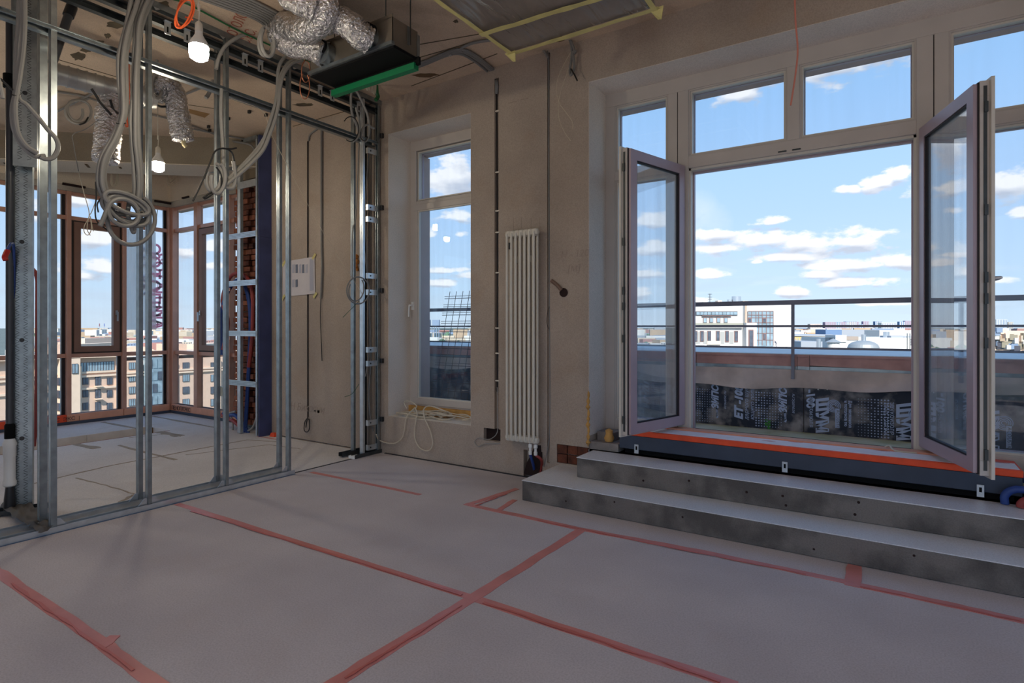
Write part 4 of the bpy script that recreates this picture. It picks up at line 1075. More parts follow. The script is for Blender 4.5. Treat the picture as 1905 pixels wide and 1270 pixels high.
VR = math.atan2(5.5, 1.6) - math.pi / 2
rot_ = math.radians(68)
wide_stud(-5.55, 1.62, 0, 3.9, .125, .05, 'wide embossed steel profile between drain pipe and partition studs', math.radians(62))
wide_stud(-5.50, 1.28, 0, 3.9, .15, .05, 'wide embossed steel profile cut by the left edge of the picture', math.radians(70))
wide_stud(-5.42, 1.60, 2.6, 3.9, .14, .05, 'short embossed steel profile lapped over the wide one near the ceiling', math.radians(62))
tr = utrack(None, (-5.75, 1.2), (-5.45, 1.75), .001, .12, .03, 1, GALVD, 'floor_track'); tag(tr, 'wide galvanised floor track under the embossed profiles', 'track')
# dark drain pipe with white fitting
dp = thing('drain_pipe', PD(19, 900, 4.35), 'dark vertical drain pipe with a white fitting at the far left', 'pipe')
a = PD(18, 80, 4.35)
bse = PD(18, 900, 4.35)
q = MB().cyl((bse.x, bse.y, .35), (bse.x, bse.y, 3.75), .024, 14); q.build('pipe', mat('pipe_dark', (70, 72, 78), .35, .2), dp)
q = MB().lathe((bse.x, bse.y, 0), [(.03, .20), (.042, .21), (.042, .24), (.036, .25), (.036, .42), (.04, .43), (.04, .50), (.045, .52), (.03, .56), (.03, .6)], 16); q.build('fitting', BULBW, dp, 'white socket fitting')
q = MB().lathe((bse.x, bse.y, 0), [(.028, .56), (.032, .56), (.032, .66), (.02, .68)], 14); q.build('collar', BLACK, dp)
q = MB().lathe((bse.x, bse.y, 0), [(.035, -.0), (.035, .1), (.025, .2)], 14); q.build('boot', BLACKM, dp)
q = MB().tube([(bse.x, bse.y, 3.2), (bse.x, bse.y, 3.3)], .04, 14, smooth=False); q.build('coupling', BLACK, dp)
dp2 = MB().tube([PD(97, 118, 4.12), PD(115, 66, 4.2), PD(130, 22, 4.28), PD(141, 2, 4.3), PD(165, -22, 4.05)], .028, 12).build('drain_pipe', MATS['pipe_dark'], None, tagd=('dark slanting drain pipe under the ceiling at top left', 'pipe'))
q = MB().tube([PD(127, 30, 4.27), PD(134, 12, 4.3)], .036, 12, smooth=False); q.build('coupling', BLACKM, dp2)
MB().tube([PD(12, 478, 4.2), PD(15, 462, 4.2), PD(22, 453, 4.25), PD(26, 470, 4.35), PD(26, 600, 4.4), PD(25, 800, 4.4)], .009, 10).build('water_pipe', BLUEPI, None, tagd=('blue insulated pipe end bent over beside the drain pipe', 'pipe'))
MB().tube([PD(14, 466, 4.18), PD(9, 478, 4.15), PD(11, 484, 4.15)], .018, 8).build('pipe_cap', mat('red_cap', (206, 40, 40), .5), None, tagd=('red wrapped end cap of the blue pipe', 'cap'))
MB().tube([PX(60, 500, -5.9), PX(69, 515, -5.9), PX(70, 560, -5.9), PX(68, 760, -5.9), PX(62, 830, -5.9)], .018, 8).build('heating_pipe', REDP, None, tagd=('red pipe behind the double stud at left', 'pipe'))
# crumpled cloth under the profiles
q = MB(); vs = []; fs = []
n1, n2 = 14, 5
A0, B0 = PZ(0, 950, 0), PZ(78, 1005, 0)
for i in range(n1 + 1):
    for j in range(n2 + 1):
        p = A0.lerp(B0, i / n1) + Vector((-.05, .05, 0)) * (j) * .6
        vs.append((p.x + random.uniform(-.01, .01), p.y + random.uniform(-.01, .01), .003 + abs(math.sin(i * 1.9 + j * 2.1)) * .045 + .02 * (j % 2)))
for i in range(n1):
    for j in range(n2):
        a = i * (n2 + 1) + j; fs.append((a, a + 1, a + n2 + 2, a + n2 + 1))
q.add(vs, fs); o = q.build('dust_sheet', mat('grey_sheet', (96, 92, 88), .9), None, tagd=('crumpled grey sheet on the floor at the foot of the embossed profiles', 'cloth')); o.modifiers.new('s', 'SOLIDIFY').thickness = .006; o.modifiers.new('u', 'SUBSURF').levels = 1

# ------------------------------------------------------------------ brick pier and its box framing
pier = sroot('wall_pier', (-7.5, 4.7, 0), 'broken hollow brick pier between the bay glazing and the wall')
MB().box(-7.88, -6.82, 4.76, 5.3, 0, ZC).build('core', MORTAR, pier)
zc = .06; k = 0
while zc < 3.33:
    h = .066
    # toothed end seen against the glazing
    xl = PY(437 + random.uniform(-1.5, 2.5) + (3 if k % 5 == 0 else 0), 608, 4.62).x
    MB().box(xl, xl + .15, 4.60 + random.uniform(0, .02), 4.78, zc, zc + h).build('brick', BRICK, pier)
    MB().box(xl + .16, xl + .30, 4.62 + random.uniform(0, .03), 4.78, zc, zc + h).build('brick', BRICKD if k % 3 else BRICK, pier)
    x = xl + .31
    while x < -6.98:
        w = random.choice((.1, .12, .14, .08)); dep = random.uniform(-.03, .10)
        MB().box(x, min(x + w, -6.95), 4.64 + max(0, dep) * .8, 4.80, zc, zc + h).build('brick', random.choice((BRICK, BRICKD, BRICKD)), pier)
        x += w + .012
    zc += h + .012; k += 1
MB().box(-6.97, -6.82, 4.56, 5.0, 0, ZC).build('edge_render', MORTAR, pier, 'rough grey render strip beside the bricks')
pb = plaster('pier_top', (150, 132, 108), (120, 104, 84), (100, 84, 66), .5)
MB().box(-7.75, -6.82, 4.60, 5.0, 3.42, ZC).build('lintel', pb, pier, 'stained concrete above the bricks')

bxf = thing('box_framing', (-7.2, 4.41, 0), 'galvanised profile framing in front of the broken brick pier', 'framing')
YB = 4.41
xm, xr, xl_ = PY(447, 608, YB).x, PY(479.5, 608, YB).x, PY(416, 608, YB).x
stud(bxf, xm, YB, .0, PY(447, 320, YB).z, .07, .04, '+y', GALVB); stud(bxf, xr, YB, .0, 3.85, .03, .04, '+y', GALVB)
for i, py in enumerate((437, 526, 620, 713)):
    z = PY(460, py, YB).z
    MB().box(xl_ + .12, xr, YB - .03, YB - .015, z - .035, z + .035).build('cross_bar', GALVB, bxf)
    MB().box(xl_ - .04, xl_ + .10, YB + .03, YB + .04, z - .09, z - .045).build('back_bar', BROWN, bxf)
    for g in (-.018, 0, .018): MB().box(xl_ + .12, xr, YB - .033, YB - .03, z + g - .003, z + g + .003).build('ridge', GALV, bxf)
z = PY(460, 343, YB).z; MB().box(xm, xr, YB - .03, YB - .015, z - .05, z + .04).build('cross_bar', GALVB, bxf)
z = PY(420, 322, YB).z; MB().beam(PY(375, 320, YB), PY(452, 311, YB + .02), .04, .05).build('top_bar', GALV, bxf)
MB().beam(PY(455, 262, YB), PY(480, 255, YB), .04, .05).build('top_bar', GALV, bxf)
q = MB(); q.box(-6.805, -6.785, 4.40, YW - .002, FB, PX(482, 440, -6.79).z); q.box(-6.807, -6.79, 4.40, YW - .002, PX(482, 440, -6.79).z + .003, 3.87)
q.build('blue_board', BLUEP, None, tagd=('dark blue plasterboard panel standing edge-on beside the brick pier', 'board'))
for m, pts, lab in ((BLUEPI, [(413, 660), (411, 610), (412, 580), (425, 540), (445, 520), (460, 545), (466, 600), (462, 700), (456, 803)], 'thick blue pipe arching behind the box framing'),
                    (REDP, [(415, 650), (424, 600), (414, 560), (425, 520), (443, 508), (462, 520), (470, 550), (470, 600), (468, 640), (462, 690)], 'red pipe arching behind the box framing'),
                    (CONDUITL, [(421, 805), (432, 802), (432, 780), (425, 770), (438, 765)], 'pale thin conduit curling at the foot of the brick pier'),
                    (CONDUITL, [(458, 803), (470, 795), (478, 775)], 'pale conduit bend at the foot of the blue board'),
                    (REDP, [(412, 771), (425, 778), (436, 784), (450, 800), (454, 830)], 'short red pipe lying by the brick pier'), (BLUEPI, [(416, 768), (428, 772), (440, 774), (462, 806), (466, 830)], 'short blue pipe lying by the brick pier')):
    r_ = .026 if m in (BLUEPI, REDP) else .014
    MB().tube([PY(x, y, 4.50) for x, y in pts], r_, 8).build('heating_pipe' if r_ > .02 else 'thin_conduit', m, None, tagd=(lab, 'pipe', 'pipes behind the box framing'))

# ------------------------------------------------------------------ conduits, cables
def cond(name, label, m, r, paths, plane, cat='conduit', group=None, ties=(), n=8):
    """a bundle: one thing with each line as a part"""
    def P_(p):
        if plane[0] == 'X': return PX(p[0], p[1], plane[1] + (p[2] if len(p) > 2 else 0))
        if plane[0] == 'Y': return PY(p[0], p[1], plane[1] + (p[2] if len(p) > 2 else 0))
        if plane[0] == 'Z': return PZ(p[0], p[1], plane[1] + (p[2] if len(p) > 2 else 0))
        return PD(p[0], p[1], plane[1] + (p[2] if len(p) > 2 else 0))
    first = P_(paths[0][0])
    if len(paths) == 1:
        return MB().tube([P_(p) for p in paths[0]], r, n).build(name, m, None, tagd=(label, cat, group))
    t = thing(name, first, label, cat, group)
    for pth in paths: MB().tube([P_(p) for p in pth], r, n).build('conduit_line' if cat == 'conduit' else 'line', m, t)
    for (x, y, w) in ties:
        a, b = P_((x - w, y, .02)), P_((x + w, y, .02)); MB().tube([a, P_((x, y + 2, .04)), b], .004, 5).build('cable_tie', BLACKC, t)
    return t


def shift(path, dx, dy=0, dz=0): return [(p[0] + dx, p[1] + dy, (p[2] if len(p) > 2 else 0) + dz) for p in path]


XC = -4.66
pa_ = [(36, -20), (35, 40), (31, 90), (30, 140), (28, 175), (23, 205), (26, 240), (42, 272), (64, 290), (84, 290)]
pb_ = [(46, -20), (46, 45), (43, 95), (37, 140), (31, 175), (28, 205), (33, 245), (48, 270), (70, 285)]
pc_ = [(40, -20), (41, 40), (36, 95), (33, 175), (50, 195), (72, 220), (88, 240), (104, 258), (108, 275), (100, 292), (86, 296), (74, 292)]
cond('conduit_bundle', 'grey conduit bundle tied and looped in front of the far left studs', CONDUIT, .0145, [pa_, shift(pb_, 0, 0, .03), shift(pc_, 0, 0, .015)], ('X', XC), ties=((30, 176, 8),))
cond('black_cable', 'black cable end poking out left of the tied far left bundle', BLACKC, .007, [[(0, 146), (10, 155), (24, 168)]], ('X', XC), 'cable')
cond('conduit_tail', 'pale conduit tail ending at the left picture edge', CONDUITL, .012, [[(-10, 130), (-2, 150), (4, 175), (5, 183)]], ('X', XC))

b1 = [(248, -20), (242, 10), (234, 50), (225, 85), (220, 115), (222, 160), (226, 200), (222, 226), (208, 258), (190, 290), (183, 320), (184, 350), (198, 376), (215, 388)]
b2 = [(262, -20), (252, 15), (240, 50), (231, 90), (228, 130), (229, 170), (230, 205), (226, 228), (214, 258), (196, 292), (190, 322), (192, 350), (206, 374)]
b3 = [(270, -20), (258, 20), (246, 55), (236, 95), (235, 140), (236, 175), (235, 205), (229, 228), (217, 262), (200, 296), (194, 330), (200, 360)]
cond('conduit_bundle', 'grey conduit bundle tied in the middle and curving down to the hanging coil', CONDUIT, .0155, [b1, shift(b2, 0, 0, .03), shift(b3, 0, 0, -.02)], ('X', XC), ties=((225, 229, 9),))
c1 = [(274, -20), (262, 15), (254, 45), (250, 90), (249, 130), (247, 180), (243, 220), (245, 260), (248, 300), (250, 340), (250, 372)]
c2 = [(285, -20), (270, 12), (259, 45), (256, 90), (253, 140), (252, 200), (252, 260), (256, 300), (259, 340), (256, 375)]
c3 = [(292, -20), (276, 15), (264, 50), (259, 95), (256, 140), (257, 200), (258, 260), (262, 310), (263, 345), (258, 372)]
cond('conduit_bundle', 'grey conduit bundle hanging straight down along the second stud pair', CONDUIT, .0155, [c1, shift(c2, 0, 0, .03), shift(c3, 0, 0, -.03)], ('X', XC))


def ell(cx_, cy_, rx_, ry_, ang, a0, a1, n=12, dz=0.0, dz1=None):
    o = []
    for k in range(n + 1):
        a = math.radians(a0 + (a1 - a0) * k / n); x, y = rx_ * math.cos(a), ry_ * math.sin(a); t = math.radians(ang)
        o.append((cx_ + x * math.cos(t) - y * math.sin(t), cy_ + x * math.sin(t) + y * math.cos(t), dz + (0 if dz1 is None else (dz1 - dz) * k / n)))
    return o


cond('conduit_coil', 'big tangled coil of grey conduit hanging between the left stud pairs', CONDUIT, .0155,
     [ell(234, 385, 46, 24, 18, 0, 360, 16, 0), ell(238, 392, 42, 22, 30, 20, 380, 16, .035), ell(232, 382, 38, 17, 12, 0, 360, 16, -.03), ell(230, 395, 30, 24, 25, -20, 320, 14, .06),
      ell(236, 378, 44, 16, 22, 0, 360, 14, .05), ell(240, 388, 40, 26, 25, 0, 360, 14, -.05), ell(228, 388, 34, 18, 35, 0, 360, 14, .015),
      ell(244, 408, 44, 47, 0, -60, 200, 16, .02), [(205, 372, .05), (197, 395, .06), (190, 412, .06), (186, 420, .06)], [(240, 378, -.02), (238, 400, 0), (246, 428, .02), (249, 431, .02), (250, 420, .02)]], ('X', XC))
cond('black_cable', 'black cable hanging in a loose loop left of the big conduit coil', BLACKC, .005, [[(178, 338), (179, 365), (177, 392), (181, 412), (200, 428), (222, 444)], [(188, 368), (181, 380), (183, 395)]], ('X', XC), 'cable')
cond('thin_wires', 'thin pale wires gathered into small loops left of the big coil', CREAMC, .003, [[(146, 318), (155, 355), (166, 398), (157, 420), (157, 432), (164, 437), (170, 425), (168, 402), (172, 424), (174, 430)], [(178, 375), (170, 395), (166, 402), (162, 425), (168, 438)]], ('X', -5.2), 'wire')
cond('ceiling_wire', 'thin wire slanting down from the bay ceiling to the small wire loops', CONDUIT, .003, [[(185, 222), (160, 240), (136, 250), (137, 270), (146, 318)]], ('X', -5.2), 'wire')

d1 = [(600, 104), (570, 106), (545, 112), (530, 125), (520, 150), (514, 185), (506, 215), (496, 245), (484, 275), (462, 300), (435, 325), (410, 345)]
d2 = [(590, 108), (560, 112), (540, 120), (527, 140), (521, 165), (518, 195), (511, 225), (502, 250), (490, 278), (468, 303), (440, 328), (412, 350)]
d3 = [(537, 100), (525, 112), (518, 130), (516, 165), (512, 195), (500, 240), (482, 272), (458, 300), (430, 328), (408, 342)]
cond('conduit_bundle', 'grey conduit bundle sweeping down from the ceiling unit to the third stud pair', CONDUITL, .0155, [d1, shift(d2, 0, 0, .03), shift(d3, 0, 0, -.02)], ('X', XC))
cond('conduit_coil', 'small coil of grey conduit hooked round the third stud pair', CONDUITL, .0155,
     [ell(398, 330, 14, 26, 8, -90, 200, 12, .02), ell(406, 332, 13, 28, 5, -80, 190, 12, .05), [(434, 300, .03), (438, 330, .03), (434, 348, .03), (424, 350, .03), (415, 345, .03)]], ('X', XC))
cond('vertical_conduit', 'single grey conduit running down between the third stud pair', CONDUITL, .014, [[(412, 165), (411, 215), (414, 260), (416, 300), (413, 340)]], ('X', XC - .08))
cond('black_cable', 'thick black cable ends sticking out of the small conduit coil', BLACKC, .007, [[(436, 300), (432, 285), (424, 278), (412, 276), (400, 282), (392, 300), (375, 340), (359, 374)], [(396, 356), (386, 362), (378, 368)], [(398, 358), (388, 366), (380, 370)], [(415, 276), (430, 277), (440, 275)], [(402, 310), (411, 325), (412, 350)]], ('X', XC + .04), 'cable')
e1 = [(402, 128), (408, 105), (420, 85), (445, 68), (470, 60), (485, 50)]
cond('ceiling_conduit', 'grey conduit curving from the third stud up to the ceiling loop', CONDUITL, .0145, [e1], ('X', XC))
cond('ceiling_coil', 'grey conduit loop hanging from the ceiling left of the foil ducts', CONDUITL, .0145, [ell(495, 76, 13, 28, 5, -100, 250, 14), ell(498, 78, 12, 27, -6, -90, 240, 12, .04), [(499, 50), (515, 45), (540, 58)]], ('X', -4.2))
# flat bundle fixed under the ceiling at top, running to the loop
cond('ceiling_conduits', 'wide row of parallel grey conduits clipped under the ceiling at top', CONDUIT, .011, [[(355 + 5 * i, -8 - 3 * i), (420 + 6 * i, 15 - 2.5 * i), (480 + 5 * i, 38 - 2 * i), (505 + 3 * i, 62 - 4 * i)] for i in range(8)], ('Z', ZC - .02), n=6)
cond('green_rod', 'long green strip slanting under the ceiling behind the front lamp', GREENC, .007, [[(310, -5), (350, 8), (400, 34), (450, 60), (545, 103), (580, 116)]], ('Z', ZC - .03), 'strip')
# right side, ceiling run to the left wall chase
cr1 = [(640, 165), (655, 162), (690, 150), (700, 145), (740, 138), (790, 120), (845, 100), (880, 112), (922, 146)]
cond('ceiling_conduits', 'grey conduits clipped along the ceiling from the partition end to the wall chase', CONDUIT, .013, [cr1, shift(cr1, 3, -4), shift(cr1[2:], 6, -8), [(926, 140), (880, 102), (860, 96), (858, 90), (880, 80), (915, 74)]], ('Z', ZC - .02))
for (x, y) in ((760, 122), (735, 128), (838, 95)):
    p = PZ(x, y, ZC); MB().box(p.x - .015, p.x + .015, p.y - .015, p.y + .015, ZC - .04, ZC - .001).build('cable_clip', CONDUITL, ceil)
f1 = [(690, 152), (662, 162), (654, 172), (653, 195), (656, 215), (664, 235), (668, 250), (664, 258), (657, 263)]
f2 = [(660, 165), (668, 178), (676, 195), (684, 215), (687, 240), (684, 258), (678, 263), (672, 255), (674, 240), (682, 232), (690, 236), (696, 239)]
cond('conduit_tails', 'grey conduit tails looping down at the narrow stud frame', CONDUITL, .012, [f1, f2, [(662, 200), (668, 225), (669, 250)]], ('X', XC - .02))
cond('black_cable', 'thin black cable ring hanging at the narrow stud frame', BLACKC, .005, [ell(652, 240, 15, 23, 0, -140, 120, 12), [(670, 245), (672, 258), (680, 262), (684, 254)]], ('X', XC + .02), 'cable')
cond('cable_hank', 'pale hank of thin conduit hanging under the green strip', CREAMC, .0075, [ell(690, 160, 7, 24, 0, -200, 40, 10), ell(688, 161, 5, 22, 0, -200, 30, 10, .03), ell(693, 159, 6, 23, 0, -200, 40, 10, -.03)], ('X', -4.3), 'cable')
cond('green_rod', 'short green reel end behind the pale hank near the partition', GREENC, .02, [[(700, 158), (701, 172), (703, 180), (699, 186)]], ('X', -4.5), 'strip')
cond('copper_loops', 'thin copper coloured wire loops hanging below the foil ducts', COPPER, .004, [ell(569, 133, 8, 20, 0, -90, 250, 12), ell(567, 160, 9, 24, 0, -60, 250, 12), [(568, 70), (567, 95), (566, 115)]], ('X', -4.1), 'wire')
cond('orange_coil', 'bright orange cable coil hanging beside the front lamp', COPPERC, .0052, [ell(343, 24, 13, 30, 20, 0, 360, 14), ell(345, 22, 15, 28, 18, 0, 360, 14, .02), ell(341, 26, 12, 28, 24, 0, 360, 14, .04), ell(344, 20, 14, 32, 15, 0, 360, 14, -.02), [(345, 32), (352, 33), (359, 37)]], ('X', -4.2), 'cable')
cond('orange_coil', 'orange cable hank hanging behind the middle conduit bundle', COPPERC, .006, [ell(238, 214, 5, 22, 5, 0, 360, 12), ell(240, 212, 4, 24, 0, 0, 360, 12), [(240, 82), (240, 150), (241, 175), (239, 195)]], ('X', -5.7), 'cable')
cond('pink_wire', 'single pinkish wire dangling in front of the wide window', mat('pink_wire', (206, 128, 112), .5), .005, [[(1478, -20), (1480, 40), (1484, 90), (1481, 130), (1471, 196)]], ('D', 3.4), 'wire')
cond('wall_hank', 'grey conduit tails and thin wires hanging from the ceiling above the wide window', CONDUIT, .011, [[(1048, 62), (1060, 75), (1064, 100), (1060, 130), (1062, 140), (1068, 125), (1066, 98), (1072, 95)], [(1052, 62), (1064, 80), (1070, 100)]], ('Y', YW - .06))
cond('black_cable', 'short black cable end hanging above the wide window', BLACKC, .007, [[(1062, 128), (1068, 138), (1074, 150)]], ('Y', YW - .08), 'cable')
cond('thin_wires', 'two thin white wires curling down above the radiator side of the window', CREAMC, .0022, [[(1066, 90), (1045, 128), (1035, 160), (1040, 190), (1050, 205), (1064, 225), (1066, 240)], [(1064, 110), (1050, 150), (1040, 185), (1040, 220), (1050, 245), (1062, 262)]], ('Y', YW - .05), 'wire')
cond('stub_conduit', 'grey stub under the film-wrapped unit leading to the thin chase', CONDUIT, .012, [[(1000, 82), (1010, 92), (1020, 108)]], ('Y', YW - .02))
# bay side wires
cond('bay_conduits', 'grey conduits clipped across the bay ceiling', CONDUIT, .012, [[(100, 170), (150, 178), (200, 192), (270, 200)], [(105, 208), (160, 180), (225, 150)], [(278, 212), (340, 228), (400, 250)], [(345, 175), (370, 165), (395, 155)], [(360, 240), (450, 258), (470, 262), (478, 285)]], ('Z', ZC - .02), n=6)
cond('cable_ring', 'ring of grey conduit hanging from the bay ceiling near the spiral duct', CONDUITL, .014, [ell(146, 208, 24, 22, 0, 0, 360, 14), ell(140, 206, 14, 19, -15, 0, 300, 12), [(150, 187), (162, 184), (172, 176)]], ('X', -7.4))
cond('black_tip', 'black cable tip of the bay ceiling ring', BLACKC, .008, [[(148, 232), (158, 228), (164, 218)]], ('X', -7.38), 'cable')
cond('black_cable', 'black cable hanging from the spiral duct to the left foil sleeve', BLACKC, .011, [[(170, 165), (180, 180), (186, 190), (207, 214)], [(205, 186), (212, 205), (222, 212)]], ('X', -5.9), 'cable')
cond('black_cable', 'black cable arc beside the right foil sleeve', BLACKC, .011, [[(290, 182), (289, 192), (298, 198), (313, 198)]], ('X', -5.9), 'cable')
cond('cable_ring', 'grey conduit loop hanging beside the second stud pair', CONDUITL, .014, [ell(292, 160, 9, 24, 0, 0, 360, 14), [(292, 110), (291, 125), (289, 140)]], ('X', -5.8))
cond('wire_hank', 'pale wire hank hanging in front of the bay header, left', CREAMC, .008, [ell(214, 330, 6, 16, 0, 0, 360, 12), ell(212, 331, 5, 15, 5, 0, 360, 12), [(213, 315), (219, 335), (213, 344)]], ('X', -9.6), 'wire')
cond('wire_hank', 'pale wire knot hanging at the corner of the bay header', CREAMC, .008, [ell(317, 338, 6, 7, 0, 0, 330, 10), [(308, 318), (313, 332), (316, 340), (328, 330), (331, 338)], [(320, 320), (321, 330), (326, 331)]], ('X', -9.6), 'wire')
cond('stud_cable', 'thin grey cable running down beside the narrow stud frame', CONDUITL, .007, [[(668, 262), (662, 400), (656, 430), (655, 520)], [(690, 240), (680, 400), (690, 640), (686, 740), (694, 800), (705, 818), (722, 824)], [(672, 420), (686, 540), (688, 640), (680, 700)]], ('X', -4.9), 'cable')
cond('cable_ring', 'grey cable ring hanging at mid height on the narrow stud frame', CONDUIT, .007, [ell(666, 540, 21, 25, 0, 0, 360, 16), ell(663, 538, 14, 22, 10, -60, 200, 10)], ('X', XF + .035))
cond('green_wire', 'thin green wire end poking through the narrow stud frame', mat('green_wire', (50, 92, 70), .5), .003, [[(641, 738), (655, 732), (668, 714)], [(668, 560), (648, 580), (638, 590)]], ('X', XF + .028), 'wire')
cond('tension_line', 'thin pale line slanting from the ceiling clip to the narrow stud frame', CREAMC, .0022, [[(430, 183), (487, 205), (500, 235), (515, 270), (600, 430), (675, 548)]], ('X', XC - .1), 'wire')
cond('conduit_bend', 'grey conduit bend above the brick pier', CONDUIT, .014, [[(430, 262), (462, 268), (472, 276), (475, 292)]], ('Y', 4.4))
cond('short_tail', 'short grey duct tail with black cable under the bay ceiling', CONDUITL, .02, [[(396, 148), (394, 160), (388, 175), (383, 182)]], ('X', -5.8))

# cream cable heap on the narrow window's sill
ch = thing('cable_heap', (-4.1, 4.7, .418), 'heap of cream cable loops lying on the narrow window sill', 'cable')
for k in range(13):
    cx_, cy_ = random.uniform(-4.5, -3.75), random.uniform(YW + .08, FY0 - .12); rx_, ry_ = random.uniform(.12, .26), random.uniform(.06, .11)
    pts = []; a0 = random.uniform(0, 6); lift = random.uniform(.0, .05)
    for i in range(11):
        a = a0 + i * .5; pts.append((min(max(cx_ + rx_ * math.cos(a), -4.62), -3.55), min(max(cy_ + ry_ * math.sin(a), YW + .03), FY0 - .03), .427 + lift + .012 * math.sin(i * 1.3 + k) + .01))
    MB().tube(pts, .0065, 6, steps=4).build('loop', CREAMC, ch)
pts = [PY(757, 760, 4.72), PY(752, 748, 4.72), PY(762, 746, 4.7), PY(775, 755, 4.7), PY(768, 764, 4.7)]
MB().tube(pts, .0065, 6).build('loop', CREAMC, ch)
MB().tube([PY(772, 758, 4.7), PY(776, 768, 4.62), PY(774, 780, 4.56), PY(771, 810, 4.55), PY(780, 832, 4.55), PY(797, 838, 4.55), PY(805, 825, 4.55), PY(800, 800, 4.55), PY(791, 780, 4.56), PY(788, 762, 4.62), PY(800, 755, 4.7), PY(830, 765, 4.7)], .0065, 6).build('hanging_loop', CREAMC, ch)
MB().tube([PY(772, 758, 4.7), PY(762, 768, 4.6), PY(755, 780, 4.55), PY(750, 810, 4.55), PY(738, 823, 4.55), PY(722, 824, 4.55), PY(705, 818, 4.55), PX(700, 808, -4.72)], .0065, 6).build('hanging_loop', CREAMC, ch)
MB().box(-4.28, -4.0, FY0 - .14, FY0 - .04, .42, .455).build('wood_offcut', mat('offcut', (146, 112, 78), .8), None, tagd=('small brown wood offcut behind the cable heap on the sill', 'offcut'))

# ------------------------------------------------------------------ lamps
def bulb(px, py, d, zc, label):
    p = PD(px, py, d); t = thing('hanging_lamp', (p.x, p.y, p.z), label, 'lamp', 'bare lamps on cords')
    s_ = 1.0
    q = MB().lathe((p.x, p.y, p.z), [(.0, -.062), (.03, -.06), (.052, -.045), (.057, -.02), (.057, .03)], 24); q.build('diffuser', LAMP, t, 'glowing white diffuser')
    q = MB().lathe((p.x, p.y, p.z), [(.058, .03), (.058, .04), (.05, .06), (.034, .085), (.024, .105), (.022, .13), (.02, .16), (.0, .165)], 24); q.build('housing', BULBW, t)
    q = MB().lathe((p.x, p.y, p.z), [(.022, .12), (.024, .13), (.022, .175), (.01, .19), (.0, .19)], 16); q.build('socket', SILL, t)
    MB().tube([(p.x, p.y, p.z + .185), (p.x + .006, p.y, p.z + .26), (p.x - .004, p.y, p.z + .34), (p.x, p.y, zc - .002)], .0035, 6).build('cord', SILL, t)
    MB().box(p.x - .006, p.x + .006, p.y - .006, p.y + .006, p.z + .26, p.z + .30).build('clip', SILL, t)
    return t


bulb(370, 95, 3.72, ZC, 'bare glowing lamp hanging from the ceiling at top left, nearer one')
bulb(294, 308, 5.75, ZC, 'bare glowing lamp hanging in the glazed bay, farther one')
# unseen lamps like the hanging ones, added for fill light
for k, (x, y) in enumerate(((0.4, -1.6), (-7.6, 0.8))):
    pz = ray(CXP, CYP); dd_ = Vector((x, y, 3.2))
    dep = -SN * x + CS * y; rr_ = CS * x + SN * y
    bulb(CXP + F_PX * rr_ / dep, CYP - F_PX * (3.2 - EYE) / dep, dep, ZC, 'added unseen lamp for fill light, %s' % ('behind the camera', 'in the bay left of the studs')[k])

# ------------------------------------------------------------------ ducts
def foil(name, label, pts, r, n=28, steps=16, cap=True):
    ph = random.uniform(0, 6)
    q = MB(); q.tube(pts, r, n, steps=steps, rf=lambda i, m: r * (1 + .018 * math.sin(i * 2.4 + ph) + .035 * math.sin(i * .37 + ph)) * (1 if 0 < i < m - 1 else .9), cap=cap)
    # crinkle the foil
    for k, v in enumerate(q.v):
        q.v[k] = v + Vector((random.uniform(-1, 1), random.uniform(-1, 1), random.uniform(-1, 1))) * r * .05
    return q.build(name, FOIL, None, tagd=(label, 'duct', 'foil ventilation ducts'))


foil('foil_duct', 'crinkled foil duct sweeping in a wide bend below the ceiling at top', [PY(585, -30, 2.75), PY(606, 10, 2.75), PY(590, 45, 2.78), PY(560, 55, 2.8), PY(532, 48, 2.85), PY(522, 68, 2.9), PY(548, 84, 2.95), PY(580, 88, 3.0), PY(605, 103, 3.06)], .10)
foil('foil_duct', 'crinkled foil duct running from the bend to the right collar of the unit', [PY(600, 38, 2.9), PY(630, 36, 2.9), PY(652, 48, 2.92), PY(668, 64, 2.97), PY(688, 76, 3.05)], .10)
foil('foil_duct', 'crinkled foil duct entering at the very top of the picture', [PY(535, -8, 2.6), PY(560, 4, 2.62), PY(590, 18, 2.7)], .09)
q = MB()
pts = [PX(100, 136, -6.05), PX(160, 150, -6.0), PX(220, 168, -5.95), PX(290, 186, -5.9)]
q.tube([pts[0], pts[-1]], .088, 24, smooth=False)
sd_ = q.build('spiral_duct', SPIRAL, None, tagd=('rigid galvanised spiral duct under the bay ceiling', 'duct'))
L0 = pts[0]; L1 = pts[-1]; ax = (L1 - L0).normalized()
for k in range(12):
    c = L0.lerp(L1, (k + .5) / 12); MB().tube([c - ax * .006, c + ax * .006], .094, 24, smooth=False).build('seam', SPIRAL, sd_)
foil('foil_sleeve', 'foil sleeve hanging closed at the left under the spiral duct', [PX(215, 178, -6.0), PX(204, 205, -6.0), PX(202, 240, -6.0), PX(198, 280, -6.0), PX(196, 302, -6.0)], .105)
foil('foil_sleeve', 'foil sleeve with a tied tip hanging at the right of the spiral duct', [PX(282, 182, -5.92), PX(288, 170, -5.9), PX(305, 155, -5.85), PX(322, 170, -5.85), PX(330, 205, -5.85), PX(336, 235, -5.85), PX(341, 262, -5.85)], .10)
MB().tube([PX(341, 258, -5.85), PX(342, 268, -5.85), PX(346, 273, -5.85)], .02, 8).build('sleeve_tip', mat('tip_cream', (206, 192, 150), .6), None, tagd=('cream taped tip of the right foil sleeve', 'tape'))

